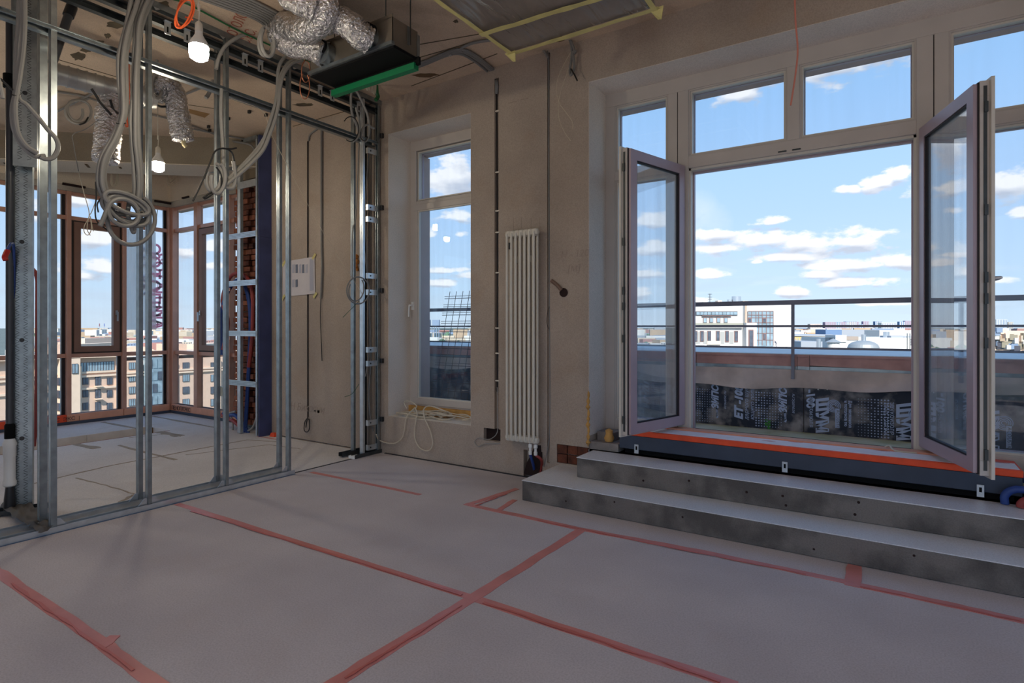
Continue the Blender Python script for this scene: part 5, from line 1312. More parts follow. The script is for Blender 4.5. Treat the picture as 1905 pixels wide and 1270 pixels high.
# slot diffuser unit
ux0, ux1, uy0, uy1, uz0, uz1 = -4.05, -3.10, 3.09, 3.36, 3.50, 3.70
un = thing('slot_diffuser', ((ux0 + ux1) / 2, uy0, uz0), 'sheet steel slot diffuser box with green strip hanging under the ceiling', 'ventilation unit')
q = MB(); q.box(ux0, ux1, uy0, uy0 + .004, uz0, uz1 + .03); q.box(ux0, ux1, uy1 - .004, uy1, uz0, uz1); q.box(ux0, ux1, uy0, uy1, uz1, uz1 + .004)
q.box(ux0, ux0 + .004, uy0, uy1, uz0, uz1); q.box(ux1 - .004, ux1, uy0, uy1, uz0, uz1); q.build('casing', DUCTBOX, un)
MB().box(ux0, ux1, uy0 + .01, uy1 - .004, uz0 - .02, uz0 + .004).build('slot', BLACK, un, 'black plate standing for the dark inside the slot')  # darkness inside the opening painted as a black plate
MB().box(ux0 - .01, ux1 + .01, uy0 - .02, uy0 + .012, uz0 - .005, uz0 + .02).build('front_flange', GALV, un)
MB().box(ux1 - .0, ux1 + .006, uy1 - .01, uy1 + .02, uz0, uz1 - .02).build('end_flange', GALV, un)
MB().box(ux0 - .02, ux1 + .0, uy1 - .04, uy1 + .012, uz0 - .095, uz0 - .045).build('green_strip', GREENS, un, 'green foam strip')
q = MB().box(ux0, ux1 + .03, uy1 - .02, uy1 + .004, uz0 - .06, uz0); q.build('slot_lip', BLACK, un)
for cx_ in (PY(690, 76, uy0).x, PY(612, 104, uy0).x):
    zc2 = PY(690, 76, uy0).z; MB().tube([(cx_, uy0 - .07, uz0 + .1), (cx_, uy0, uz0 + .1)], .085, 20, smooth=False).build('collar', GALV, un, 'round steel collar')
for px, py in ((687, 56), (603, 88)):
    p = PY(px, py, uy0 - .06); MB().tube([p + Vector((0, -.03, 0)), p + Vector((.0, .03, 0))], .05, 14, smooth=False).build('damper_cap', BLACK, un)
for x, y in ((ux1 - .02, uy1 - .06), (ux0 + .05, uy1 - .06), (ux1 - .1, uy0 + .03)):
    MB().cyl((x, y, uz0 + .12), (x, y, ZC - .002), .004, 6).build('threaded_rod', GALVD, un)
p = Vector((ux1 + .004, (uy0 + uy1) / 2 + .03, uz0 + .12)); MB().box(p.x, p.x + .003, p.y - .012, p.y + .012, p.z - .06, p.z + .08).build('hanger_plate', GALV, un)
MB().cyl((p.x + .012, p.y + .01, p.z - .06), (p.x + .012, p.y + .01, ZC - .002), .004, 6).build('threaded_rod', GALVD, un)

# film-wrapped ceiling unit
fu = thing('wrapped_unit', (-1.93, 3.3, 3.60), 'ceiling air unit wrapped in clear film and cream tape above the windows', 'air unit')
fx0, fx1 = -2.50, -1.34
F = {'a': (fx0, 3.0, 3.56), 'b': (fx1, 3.0, 3.56), 'c': (fx1, 3.50, 3.56), 'd': (fx0, 3.50, 3.56), 'e': (fx1 - .0, 3.78, 3.56), 'f': (fx0 - .0, 3.78, 3.56)}
MB().box(fx0 + .03, fx1 - .03, 2.6, 3.70, 3.62, 3.86).build('unit_body', mat('unit_grey', (84, 76, 72), .5, .3, .1), fu)
q = MB(); nx, ny = 34, 18; vs = []; fs = []
for i in range(nx + 1):
    for j in range(ny + 1):
        u, v = i / nx, j / ny
        x = fx0 + (fx1 - fx0) * u; y = 2.55 + (3.78 - 2.55) * v
        sag = .012 * math.sin(u * 9 + v * 4) * math.sin(v * 7) + random.uniform(-.0008, .0008)
        vs.append((x, y, 3.56 + sag * (1 if 0 < i < nx and 0 < j < ny else 0)))
for i in range(nx):
    for j in range(ny):
        a = i * (ny + 1) + j; fs.append((a, a + 1, a + ny + 2, a + ny + 1))
q.add(vs, fs); q.sm = True; q.build('film', FILM, fu, 'shiny clear film')
q = MB(); q.prism([(fx0, 2.55, 3.56), (fx0, 3.78, 3.56), (fx0, 3.74, 3.80), (fx0, 2.55, 3.80)], (.003, 0, 0)); q.prism([(fx1, 2.55, 3.56), (fx1, 3.78, 3.56), (fx1, 3.74, 3.80), (fx1, 2.55, 3.80)], (-.003, 0, 0)); q.prism([(fx0, 3.78, 3.56), (fx1, 3.78, 3.56), (fx1, 3.74, 3.80), (fx0, 3.74, 3.80)], (0, .003, 0)); q.build('film_side', FILM, fu)
TPZ = [3.546]


def tp(a, b, w, z=None):
    TPZ[0] -= .003; z = TPZ[0]
    P0, P1 = Vector((a[0], a[1], z)), Vector((b[0], b[1], z)); s_ = (P1 - P0).normalized(); n_ = Vector((-s_.y, s_.x, 0)); k = 12; L_ = []; R_ = []
    for i in range(k + 1):
        c = P0.lerp(P1, i / k); L_.append(c + n_ * w / 2 * random.uniform(.7, 1.2)); R_.append(c - n_ * w / 2 * random.uniform(.7, 1.2))
    MB().prism(L_ + R_[::-1], (0, 0, .002)).build('tape_strip', MASK, fu, 'cream masking tape')
tp((fx0, 2.55), (fx0, 3.82), .035); tp((fx0 - .03, 3.78), (fx1 + .03, 3.78), .045); tp((fx1, 2.55), (fx1, 3.85), .035); tp((fx0 - .02, 3.40), (fx1, 3.46), .05)
for (x, y) in ((fx0 - .0, 3.80), (fx1 + .01, 3.82)):
    MB().prism([(x - .05, y - .04, 3.55), (x + .05, y - .04, 3.55), (x + .02, y + .01, 3.49), (x - .01, y + .02, 3.50)], (0, .004, 0)).build('tape_tail', MASK, fu)
MB().box(fx0 + .0, fx0 + .3, 2.5, 2.7, 3.56, 3.9).build('unit_flange', BLACKM, fu)

# ------------------------------------------------------------------ terrace
PYW = 5.80
mb = MB(); mb.box(-9, 6, YO + .1, PYW + .3, .30, .45)
ter = struct('floor_terrace', mb, TERR, 'mossy pale concrete strip of the narrow terrace')
prp = sroot('wall_parapet', (-1, PYW, .45), 'low terrace parapet with membrane boards and red-brown flashing')
MB().box(-9, 6, PYW + .02, PYW + .5, .3, 1.14).build('core', MATS['grey_block'], prp)
q = MB(); q.prism([(-9, PYW + .0, 1.155), (-9, PYW + .55, 1.20), (-9, PYW + .55, 1.185), (-9, PYW, 1.14)], (15, 0, 0)); q.build('cap_sheet', CAPW, prp, 'pale metal parapet cap')
fx = [-9, -7.4, -5.6, -4.2, -3.0, -1.62, -.72, -.62, .2, 1.2, 3.0, 6]
for i in range(len(fx) - 1):
    a, b = fx[i] + .002, fx[i + 1] - .002; tlt = random.uniform(-.012, .012)
    q = MB(); q.prism([(a, PYW - .025, 1.15), (b, PYW - .025, 1.15), (b, PYW - .028, 1.045 + tlt), (a, PYW - .028, 1.045 - tlt)], (0, .004, 0)); q.build('flashing', FLASH, prp)
    MB().box(a, b, PYW - .02, PYW - .005, 1.012, 1.045).build('steel_strip', GALV, prp)
    MB().box(a, b, PYW - .04, PYW - .02, 1.13, 1.15).build('flashing_lip', FLASH, prp)
# draped cloth
q = MB(); vs = []; fs = []; nx = 220; ny = 5
for i in range(nx + 1):
    for j in range(ny + 1):
        x = -7 + 12.0 * i / nx; t = j / ny
        dpt = .016 + .05 * abs(math.sin(x * 2.1 + t * 1.4)) ** 2 * (.3 + t) + .016 * math.sin(x * 9 + t * 5) * math.sin(x * 3.1)
        zb = .865 + .03 * math.sin(x * 1.3) + .012 * math.sin(x * 7)
        vs.append((x, PYW - .012 - dpt, 1.015 + (zb - 1.015) * t))
for i in range(nx):
    for j in range(ny):
        a = i * (ny + 1) + j; fs.append((a, a + ny + 1, a + ny + 2, a + 1))
q.add(vs, fs); q.sm = True; q.build('draped_cloth', CLOTH, prp, 'grey geotextile draped under the flashing')
# membrane boards with print
bxs = [-6.5, -4.6, -3.2, -2.0, -.67, .62, 2.2]
for i in range(len(bxs) - 1):
    a, b = bxs[i], bxs[i + 1]; zt = .90 if i < 4 else .865
    MB().box(a + .003, b - .003, PYW - (.008 if i % 2 else .004), PYW + .015, .45, zt).build('membrane_board', MEMB, prp, 'black patchy membrane board')


def ptext(body, px, py, size, up=True, bold=.004, sh=.25):
    """lettering on the parapet running up (or down) the board, starting at pixel (px, py)"""
    p = PY(px, py, PYW - .0105)
    if up: M = Matrix(((0, -1, 0, p.x), (0, 0, -1, p.y), (1, 0, 0, p.z), (0, 0, 0, 1)))
    else: M = Matrix(((0, 1, 0, p.x), (0, 0, -1, p.y), (-1, 0, 0, p.z), (0, 0, 0, 1)))
    return text('printed_lettering', body, size, M, PRINT, prp, sh, .0006, bold=bold)


for dx, dy in ((0, 0), (127, 8)):
    ptext('ЗИПС', 1336 + dx, 762 + dy, .083, True, .004); ptext('acoustic.ru', 1351 + dx, 761 + dy, .040, True, .0)
    ptext('шуманет', 1335 + dx, 777 + dy, .022, True)
ptext('ЕТ -100', 1381, 780, .094, True, .006); ptext('дарного шума', 1392, 781, .050, True, 0, .2); ptext('ющего пола', 1403, 781, .052, True, 0, .2)
for px in (1519, 1669):
    dy = 10 if px > 1600 else 0
    ptext('ШУМ', px, 741 + dy, .125, False, .007, -.2); ptext('звукоизоля', px - 13, 738 + dy, .05, False, 0, -.2)
    ptext('и потолков по', px + 52, 745 + dy, .033, False, .001, -.2) if px < 1600 else None
    ptext('Для звукоизол', px + 60, 745 + dy, .033, False, .001, -.2) if px < 1600 else None
ptext('-100', 1501, 725, .09, False, .004, -.2); ptext('под стяжк', 1644, 750, .055, False, 0, -.2)
for px in (1551, 1705, 1868):  # ring emblem with a tag
    c = PY(px, 755 + (px - 1551) * .1, PYW - .011)
    for rr in (.052, .040, .028, .016):
        q = MB().tube([c + Vector((rr * math.cos(math.radians(a)), 0, rr * math.sin(math.radians(a)))) for a in range(-20 if rr > .02 else 0, 290, 18)], .0038, 5); q.build('ring_emblem', PRINT, prp)
    MB().box(c.x + .012, c.x + .045, c.y - .001, c.y + .001, c.z - .19, c.z - .02).build('emblem_tag', PRINT, prp)
    p = c + Vector((.02, -.002, -.03)); M = Matrix(((0, 1, 0, p.x), (0, 0, -1, p.y), (-1, 0, 0, p.z), (0, 0, 0, 1))); text('printed_lettering', 'ACOUSTIC', .035, M, MEMB, prp, 0, .0006)
ptext('ШУМ', 1829, 765, .125, False, .007, -.2)
# halftone dots
dots = MB()
for (xa, nx, za, nz, big0, big1) in ((1289, 9, .475, 14, 1.0, .4), (1407, 10, .475, 14, 1.0, .5), (1597, 10, .47, 14, .4, 1.0)):
    X = PY(xa, 740, PYW).x
    for i in range(nx):
        for j in range(nz):
            r_ = .0075 * (big0 + (big1 - big0) * i / (nx - 1)); x, z = X + i * .024, za + j * .024
            if random.random() < .06: continue
            dots.add([(x + r_ * math.cos(k * math.pi / 3), PYW - .0105, z + r_ * math.sin(k * math.pi / 3)) for k in range(6)], [tuple(range(6))])
o = dots.build('halftone_dots', PRINT, prp); o['kind'] = 'stuff'
for (x, y) in ((1314, 709), (1401, 712), (1504, 717), (1522, 724), (1539, 724)):
    p = PY(x, y, PYW - .012); MB().tube([p, p + Vector((0, -.004, 0))], .006, 8, smooth=False).build('washer', BULBW, prp)
# weed
c = PY(1428, 783, PYW - .03); wd = thing('weed', (c.x, c.y, .45), 'tiny green weed growing at the foot of the parapet', 'plant')
for k in range(14):
    a = random.uniform(-1.2, 1.2); z = .455 + .006 * k; l = random.uniform(.02, .035); s_ = Vector((math.sin(a * 2 + k * 2.4) * l, -.004 - .01 * random.random(), l * .4))
    p = Vector((c.x, c.y, z)); MB().add([p, p + s_ * .5 + Vector((0, 0, .008)), p + s_, p + s_ * .5 - Vector((0, 0, .006))], [(0, 1, 2, 3)]).build('leaf', LEAFG, wd)
MB().tube([(c.x, c.y, .45), (c.x, c.y, .54)], .0015, 5, smooth=False).build('stem', LEAFG, wd)

# railing
RY = PYW - .06
rl = thing('terrace_railing', (-1, RY, .9), 'grey metal railing with three bars above the parapet', 'railing')
MB().box(-9, 6, RY - .02, RY + .02, 1.600, 1.642).build('top_rail', RAILM, rl)
MB().box(-9, 6, RY - .01, RY + .01, 1.398, 1.418).build('mid_rail', RAILM, rl); MB().box(-9, 6, RY - .01, RY + .01, 1.202, 1.220).build('low_rail', RAILM, rl)
for px in (1254, 1475):
    x = PY(px, 608, RY).x; MB().box(x - .013, x + .013, RY - .012, RY + .012, .93, 1.60).build('post', RAILM, rl)
for x in (-8.0, -6.2, .95, 2.6): MB().box(x - .013, x + .013, RY - .012, RY + .012, .93, 1.60).build('post', RAILM, rl)

# reinforcing mesh leaning in front of the parapet
lm = thing('rebar_mesh', (-3.6, RY - .1, .45), 'sheet of reinforcing mesh leaning on the railing outside the narrow window', 'mesh')
YM0, YM1 = RY - .20, RY - .04
for k in range(19):
    x = PY(829, 600, 5.65).x + k * .105
    MB().cyl((x - .10, YM0, .46), (x + .03, YM1, 1.85 + .0 * k), .004, 5).build('upright_bar', REBAR, lm)
for k in range(13):
    z = .5 + k * .105; t = (z - .46) / 1.39; y = YM0 + (YM1 - YM0) * t - .008; x0 = PY(824, 600, 5.65).x - .1 + .13 * t
    MB().cyl((x0 - .02, y, z), (x0 + 1.96, y, z), .004, 5).build('cross_bar', REBAR, lm)
    MB().cyl((x0 - .02, y, z + .028), (x0 + 1.94, y, z + .03), .003, 5).build('cross_bar', REBAR, lm)

# ------------------------------------------------------------------ city
GZ = -42.0
mb = MB(); n_ = 48; vs = [(0, 0, GZ)]
gr_r = 24000
mb.add([(gr_r * math.cos(2 * math.pi * k / n_), gr_r * math.sin(2 * math.pi * k / n_), GZ) for k in range(n_)], [tuple(range(n_))])
gnd = struct('ground', mb, mat('city_ground', (112, 122, 116), .95, col2=(82, 94, 88), nscale=.02), 'city ground far below, haze put into its muted colour')
# storey of the own building under the rooms, so nothing floats outside
mb = MB(); mb.box(-10.2, 5.9, -6.3, PYW + .5, GZ, -.3); struct('wall_below', mb, B_BEIGE, 'lower storeys of the own building')

# white office building across (facade parallel to the picture plane)
DW = 150.0; KW = F_PX / DW
Rv = Vector((CS, SN, 0)); Fv = Vector((-SN, CS, 0))
def wx(px): return (px - 1375) / KW
def wz(py): return EYE + (CYP - py) / KW
pw = Rv * ((1375 - CXP) / KW) + Fv * DW
wb = thing('office_building', (pw.x, pw.y, 0), 'large white office building straight across, beyond the open doors', 'building', None, YAW)
# local frame: x = right, y = away, z up
MB().box(wx(1280), wx(1472), 0, 22, GZ, wz(566)).build('wall_block', B_WHITE, wb, local=True)
MB().box(wx(1382), wx(1472), -1.2, 0, GZ, wz(568)).build('wall_block', B_WHITE, wb, local=True)
MB().box(wx(1386.5), wx(1434), -1.4, -1.2, GZ, wz(579)).build('glass_wall', B_GLASS, wb, 'tall gridded glass wall', local=True)
q = MB()
for x in (1387, 1394, 1402, 1407, 1413.5, 1421, 1428, 1434): q.box(wx(x) - .06, wx(x) + .06, -1.5, -1.38, wz(642), wz(579))
for y in (579, 586, 591, 600, 608, 619.5, 632): q.box(wx(1387), wx(1434), -1.5, -1.38, wz(y) - .06, wz(y) + .06)
q.build('glazing_bars', B_BROWNF, wb, local=True)
for (x0, x1, y0, y1) in ((1387, 1393.5, 592, 600), (1414, 1420.5, 592, 600), (1415, 1420, 620, 631)):
    f = MB().box(wx(x0), wx(x1), -1.62, -1.5, wz(y1), wz(y0)).build('window', B_BROWNF, wb, local=True); MB().box(wx(x0 + 1), wx(x1 - 1), -1.68, -1.6, wz(y1 - 1), wz(y0 + 1)).build('pane', B_GLASSD, f, local=True)
MB().box(wx(1381), wx(1400), -2.6, 0, GZ, wz(600.5)).build('porch_block', B_WHITE, wb, local=True)
f = MB().box(wx(1384.5), wx(1393.5), -2.8, -2.6, wz(643), wz(613)).build('window', B_BROWNF, wb, local=True); MB().box(wx(1386), wx(1392), -2.9, -2.75, wz(643), wz(614.5)).build('pane', B_GLASSD, f, local=True)
MB().box(wx(1281), wx(1380), -1.0, 0, wz(604), wz(600.5)).build('cornice', mat('cornice_grey', (150, 150, 138), .8), wb, local=True); MB().box(wx(1281), wx(1380), -.9, 0, wz(609), wz(604)).build('cornice', B_WHITE, wb, local=True)
MB().box(wx(1294), wx(1371.5), -.25, 0, wz(586.5), wz(579)).build('strip_window', B_DARKF, wb, local=True)
for i in range(11):
    x = 1295 + i * 6.95; MB().box(wx(x), wx(x + 6.2), -.35, -.2, wz(585.5), wz(580)).build('pane', B_GLASS, wb, local=True)
MB().box(wx(1305), wx(1360), -.6, 0, wz(588), wz(586.7)).build('ledge', B_BROWNF, wb, local=True)
for x in (1307.5, 1319, 1332.5, 1346):
    f = MB().box(wx(x), wx(x + 7.5), -.2, 0, wz(600), wz(590)).build('window', B_BROWNF, wb, local=True); MB().box(wx(x + 1), wx(x + 6.5), -.3, -.15, wz(599.5), wz(591.5)).build('pane', B_GLASS, f, local=True)
for i, x in enumerate((1290, 1302, 1315.5, 1331.5, 1348.5, 1365.5)):
    f = MB().box(wx(x), wx(x + 7.2), -.2, 0, wz(635 + (1 if i > 3 else 0)), wz(615)).build('window', B_BROWNF, wb, local=True); MB().box(wx(x + 1), wx(x + 6.2), -.3, -.15, wz(634), wz(616.2)).build('pane', B_GLASSD, f, local=True)
for x in (1295, 1308, 1340, 1357):
    MB().box(wx(x), wx(x + 7.5), -.08, 0, wz(639), wz(617)).build('cladding', B_WHITE2, wb, local=True)
MB().box(wx(1315), wx(1340), -.3, 0, wz(641), wz(634)).build('sign_panel', B_CREAM, wb, local=True)
# rooftop plant
for (x0, x1, y, nm) in ((1348, 1356, 557, 'chimney'), (1369, 1378, 555, 'roof_vent'), (1378, 1395, 549, 'roof_vent'), (1396, 1406, 558, 'roof_box'), (1312, 1319, 561, 'roof_box')):
    if 'vent' in nm: q = MB().cyl((wx((x0 + x1) / 2), 6, wz(566)), (wx((x0 + x1) / 2), 6, wz(y)), (wx(x1) - wx(x0)) / 2, 16)
    else: q = MB().box(wx(x0), wx(x1), 5, 7, wz(566), wz(y))
    q.build(nm, GALVB if 'vent' in nm else B_CREAM, wb, local=True)
q = MB(); q.lathe((wx(1323.5), 5, wz(563)), [(.82, 0), (.8, .3), (.6, .62), (.3, .8), (0, .85)], 14); q.build('satellite_dome', B_WHITE, wb, local=True)
q = MB(); q.box(wx(1333) - .06, wx(1333) + .06, 5, 5.1, wz(566), wz(544)); [q.box(wx(1329), wx(1337), 5, 5.1, wz(y) - .05, wz(y) + .05) for y in (545, 550.5, 555)]; q.build('antenna', GALVD, wb, local=True)
MB().box(wx(1382), wx(1385.5), -1.4, -1.2, wz(600), wz(567)).build('flue', mat('flue', (190, 170, 150), .5, .4), wb, local=True)
MB().box(wx(1285), wx(1480), -26, -1, GZ, wz(645)).build('low_roof', B_WHITE2, wb, local=True)

# worker on that roof
def figure(loc, rz, label, s_=1.0):
    t = thing('person', loc, label, 'person', None, rz)
    J = {'pel': (0, 0, .92), 'wst': (.06, 0, 1.08), 'chest': (.20, 0, 1.28), 'neck': (.30, 0, 1.42), 'head': (.36, 0, 1.50), 'top': (.42, 0, 1.62),
         'ls': (.22, .17, 1.34), 'le': (.34, .22, 1.08), 'lh': (.48, .16, .95), 'rs': (.22, -.17, 1.34), 're': (.36, -.20, 1.10), 'rh': (.50, -.14, .98),
         'lk': (.10, .12, .5), 'la': (-.02, .13, .08), 'lt': (.14, .14, .04), 'rk': (.02, -.12, .5), 'ra': (-.12, -.13, .08), 'rt': (.04, -.14, .04)}
    R_ = {'pel': .13, 'wst': .12, 'chest': .15, 'neck': .055, 'head': .09, 'top': .085, 'ls': .06, 'le': .045, 'lh': .035, 'rs': .06, 're': .045, 'rh': .035, 'lk': .06, 'la': .04, 'lt': .035, 'rk': .06, 'ra': .04, 'rt': .035}
    E = [('pel', 'wst'), ('wst', 'chest'), ('chest', 'neck'), ('neck', 'head'), ('head', 'top'), ('chest', 'ls'), ('ls', 'le'), ('le', 'lh'), ('chest', 'rs'), ('rs', 're'), ('re', 'rh'), ('pel', 'lk'), ('lk', 'la'), ('la', 'lt'), ('pel', 'rk'), ('rk', 'ra'), ('ra', 'rt')]
    ks = list(J); me = bpy.data.meshes.new('body'); me.from_pydata([tuple(c * s_ for c in J[k]) for k in ks], [(ks.index(a), ks.index(b)) for a, b in E], [])
    o = bpy.data.objects.new('body', me); COL.objects.link(o); o.parent = t; me.materials.append(mat('dark_clothes', (52, 54, 78), .9))
    md = o.modifiers.new('skin', 'SKIN'); sv = me.skin_vertices
    if not sv:
        me.attributes  # skin layer is created with the modifier
    for i, k in enumerate(ks):
        me.skin_vertices[0].data[i].radius = (R_[k] * s_, R_[k] * s_)
    me.skin_vertices[0].data[0].use_root = True
    o.modifiers.new('sub', 'SUBSURF').levels = 1
    q = MB(); q.lathe((.40, 0, 1.52), [(0, -.1), (.06, -.08), (.09, 0), (.085, .06), (.05, .1), (0, .12)], 12); q.build('head', mat('skin', (206, 160, 134), .7), t, local=True)
    q = MB(); q.lathe((.38, 0, 1.60), [(.095, -.02), (.08, .05), (.0, .07)], 12); q.build('hair', mat('hair', (150, 118, 80), .9), t, local=True)
    return t


pr = Rv * ((1444 - CXP) / F_PX * (DW - 8)) + Fv * (DW - 8)
try: figure((pr.x, pr.y, wz(643.2)), YAW + math.pi, 'small figure in dark clothes bending forward on the flat roof of the office building')
except Exception as ex: print('figure', ex)
# beige apartment block seen under the bay transom
XBG = -156.0
ab = thing('apartment_building', (XBG, 70, GZ), 'beige apartment block seen low through the bay glazing', 'building')
def ax_(px): return PX(px, 608, XBG).y
def az_(px, py): return PX(px, py, XBG).z
zr = az_(170, 664)
def W_(q, y0, y1, z0, z1, d0, d1): return q.box(XBG - d0, XBG + d1, y0, y1, z0, z1)
W_(MB(), ax_(-160), ax_(230), GZ, zr, 18, 0).build('wall_block', B_BEIGE, ab)
W_(MB(), ax_(106), ax_(144), GZ, zr - .0, 0, 1.6).build('wing_block', B_CREAM, ab)
W_(MB(), ax_(230), ax_(640), GZ, zr - 1.2, 18, 1.2).build('wall_block', B_BEIGE, ab)
W_(MB(), ax_(262), ax_(293), GZ, zr - .6, 0, 3.0).build('glass_tower', B_GLASS, ab, 'glazed stair tower')
for py in (692, 699, 722):
    z = az_(170, py); W_(MB(), ax_(-160), ax_(230), z - .22, z + .22, 0, .5).build('cornice', B_CREAM, ab)
for py in (689, 694):
    z = az_(300, py) - .0; W_(MB(), ax_(230), ax_(640), z - .2, z + .2, 0, 1.7).build('cornice', B_CREAM, ab)
W_(MB(), ax_(-160), ax_(640), zr - .1, zr + .4, 18.5, 1.6).build('roof_edge', B_CREAM, ab)
def fwin(y0, y1, z0, z1, d, cols=2, dark=True, nm='window'):
    f = W_(MB(), y0, y1, z0, z1, 0, d).build(nm, B_DARKF, ab)
    w = (y1 - y0) / cols
    q = MB()
    for i in range(cols): W_(q, y0 + w * i + .08, y0 + w * (i + 1) - .08, z0 + .08, z1 - .08, -d, d + .05)
    q.build('pane', B_GLASSD if dark else B_GLASS, f)
fwin(ax_(149), ax_(212), az_(180, 690), az_(180, 673), .2, 12, False)
fwin(ax_(96), ax_(118), az_(110, 694), az_(110, 676), .2, 4, False); fwin(ax_(128), ax_(139), az_(133, 694), az_(133, 676), 1.8, 2, False)
for r in range(5):
    for (c, w) in ((158.5, 5.4), (181.5, 5), (203.5, 5), (107, 4), (65, 5), (85, 5)):
        pz = 708.5 + r * 23.5; hh = 6.6 if c != 181.5 else 8.5
        fwin(ax_(c - w), ax_(c + w), az_(c, pz + hh), az_(c, pz - hh), .2 if c != 107 else 1.8, 2, True)
        if c == 181.5: W_(MB(), ax_(c - 6), ax_(c + 6), az_(c, pz + hh + 2), az_(c, pz + hh), 0, 1.2).build('balcony_slab', B_CREAM, ab)
for r in range(6):
    for (c, w) in ((241, 6), (307, 4), (341, 6), (392, 5), (420, 4), (360, 3)):
        pz = 680 + r * 22.5; fwin(ax_(c - w), ax_(c + w), az_(c, pz + 6.5), az_(c, pz - 6.5), 1.4, 3 if w > 5 else 2, r % 2 == 0 and c != 241)
    for k in range(3):
        pz = 676 + r * 22.5; y0, y1 = ax_(264 + k * 9.5), ax_(272 + k * 9.5)
        W_(MB(), y0, y1, az_(270, pz + 8), az_(270, pz - 8), -3.0, 3.15).build('tower_pane', B_GLASSD if (k + r) % 3 == 0 else B_GLASS, ab)
for px in (66, 146, 217, 226, 255, 298, 318, 400):
    d = 1.9 if px > 230 else .7; W_(MB(), ax_(px), ax_(px + 4), GZ, zr - 2, 0, d).build('pilaster', B_CREAM, ab)
q = MB(); nseg = 10
for i in range(nseg):
    a0_, a1_ = math.pi * i / nseg, math.pi * (i + 1) / nseg
    yc, ry_, hz = ax_(262), ax_(300) - ax_(262), 2.2
    q.prism([(XBG - 2, yc + ry_ * math.cos(a0_), zr), (XBG - 2, yc + ry_ * math.cos(a0_), zr + hz * math.sin(a0_)), (XBG - 2, yc + ry_ * math.cos(a1_), zr + hz * math.sin(a1_)), (XBG - 2, yc + ry_ * math.cos(a1_), zr)], (-14, 0, 0))
q.build('barrel_roof', B_CREAM, ab, 'low curved roof')
for (p0_, p1_, hh) in ((108, 125, 3.0), (146, 160, 3.4), (333, 362, 2.5)):
    W_(MB(), ax_(p0_), ax_(p1_), zr, zr + hh, 12, -4).build('roof_house', B_BEIGE, ab)

# scattered city: every distance band, joined by colour where nobody could count them
cmats = [mat('city_white', (210, 210, 206), .9), mat('city_cream', (200, 186, 165), .9), mat('city_grey', (156, 163, 172), .9), mat('city_red', (165, 122, 113), .9), mat('city_blue', (130, 148, 172), .9), mat('city_tan', (182, 158, 130), .9)]  # city colours muted to carry the distance haze
bl_ = [MB() for _ in cmats]; trees = MB(); wins = MB()


def polar(px, d): return Rv * ((px - CXP) / F_PX * d) + Fv * d


def obox(q, px, d, w, dep, z0, z1, rot=None):
    c = polar(px, d); a = YAW + (random.uniform(-.5, .5) if rot is None else rot)
    u, v = Vector((math.cos(a), math.sin(a), 0)) * w / 2, Vector((-math.sin(a), math.cos(a), 0)) * dep / 2
    P = [c - u - v, c + u - v, c + u + v, c - u + v]
    q.prism([Vector((p.x, p.y, z0)) for p in P], (0, 0, z1 - z0)); return c, u, v


rc = random.Random(11)
def clear(px, d):
    if d < 200 and px < 520: return False
    if px > 1150 and d < 480: return False
    if d < 190 and 1200 < px < 1500: return False
    return True
for i in range(2300):
    px = rc.choice((rc.uniform(40, 520), rc.uniform(760, 2000), rc.uniform(1100, 2000)))
    d = 260 * math.exp(rc.uniform(0, 3.1))
    if not clear(px, d): continue
    w = rc.uniform(12, 34) * (1 + d / 2200); dep = rc.uniform(10, 24)
    top = GZ + rc.uniform(9, 24) + (rc.uniform(0, 18) if d > 1500 else 0)
    k = rc.choices(range(6), (5, 4, 3, 2, 1.2, 2))[0]
    c, u, v = obox(bl_[k], px, d, w, dep, GZ, top, rc.uniform(-.6, .6))
    if d < 900:  # roof details and window rows on the nearer ones
        if rc.random() < .6: obox(bl_[rc.choice((0, 2, 3))], px, d + 1, w * .3, dep * .4, top, top + rc.uniform(1, 3), 0)
        nrm = v.normalized(); uu = u.normalized(); nw = int(w / 3)
        for zz in range(int((top - GZ) / 3.2)):
            z = top - 2.4 - zz * 3.2
            for j in range(nw):
                p = c - v - nrm * .05 + uu * (-w / 2 + (j + .5) * w / nw); wins.add([p + Vector((0, 0, z)) - uu * .6, p + Vector((0, 0, z)) + uu * .6, p + Vector((0, 0, z + 1.5)) + uu * .6, p + Vector((0, 0, z + 1.5)) - uu * .6], [(0, 1, 2, 3)])
            if zz > 4: break
labs = ('white', 'cream', 'grey', 'reddish', 'bluish', 'tan')
for q, m, l in zip(bl_, cmats, labs):
    tag(q.build('distant_buildings', m), 'mass of small %s buildings spread over the distant city' % l, 'buildings', None, 'stuff')
tag(wins.build('distant_windows', B_GLASSD), 'rows of dark windows on the distant city buildings', 'windows', None, 'stuff')
for i in range(900):
    px = rc.uniform(40, 2000); d = 240 * math.exp(rc.uniform(0, 2.6))
    if not clear(px, d): continue
    c = polar(px, d); r = rc.uniform(3, 7) * (1 + d / 2500); z = GZ + rc.uniform(6, 14)
    pr_ = [(0, -r), (r * .8, -r * .5), (r, 0), (r * .7, r * .55), (0, r * .85)]
    trees.lathe((c.x, c.y, z), pr_, 6)
trees.sm = False
tag(trees.build('distant_trees', mat('distant_foliage', (104, 132, 100), .95, col2=(78, 104, 84), nscale=.05)), 'clumps of green treetops between the distant buildings', 'trees', None, 'stuff')


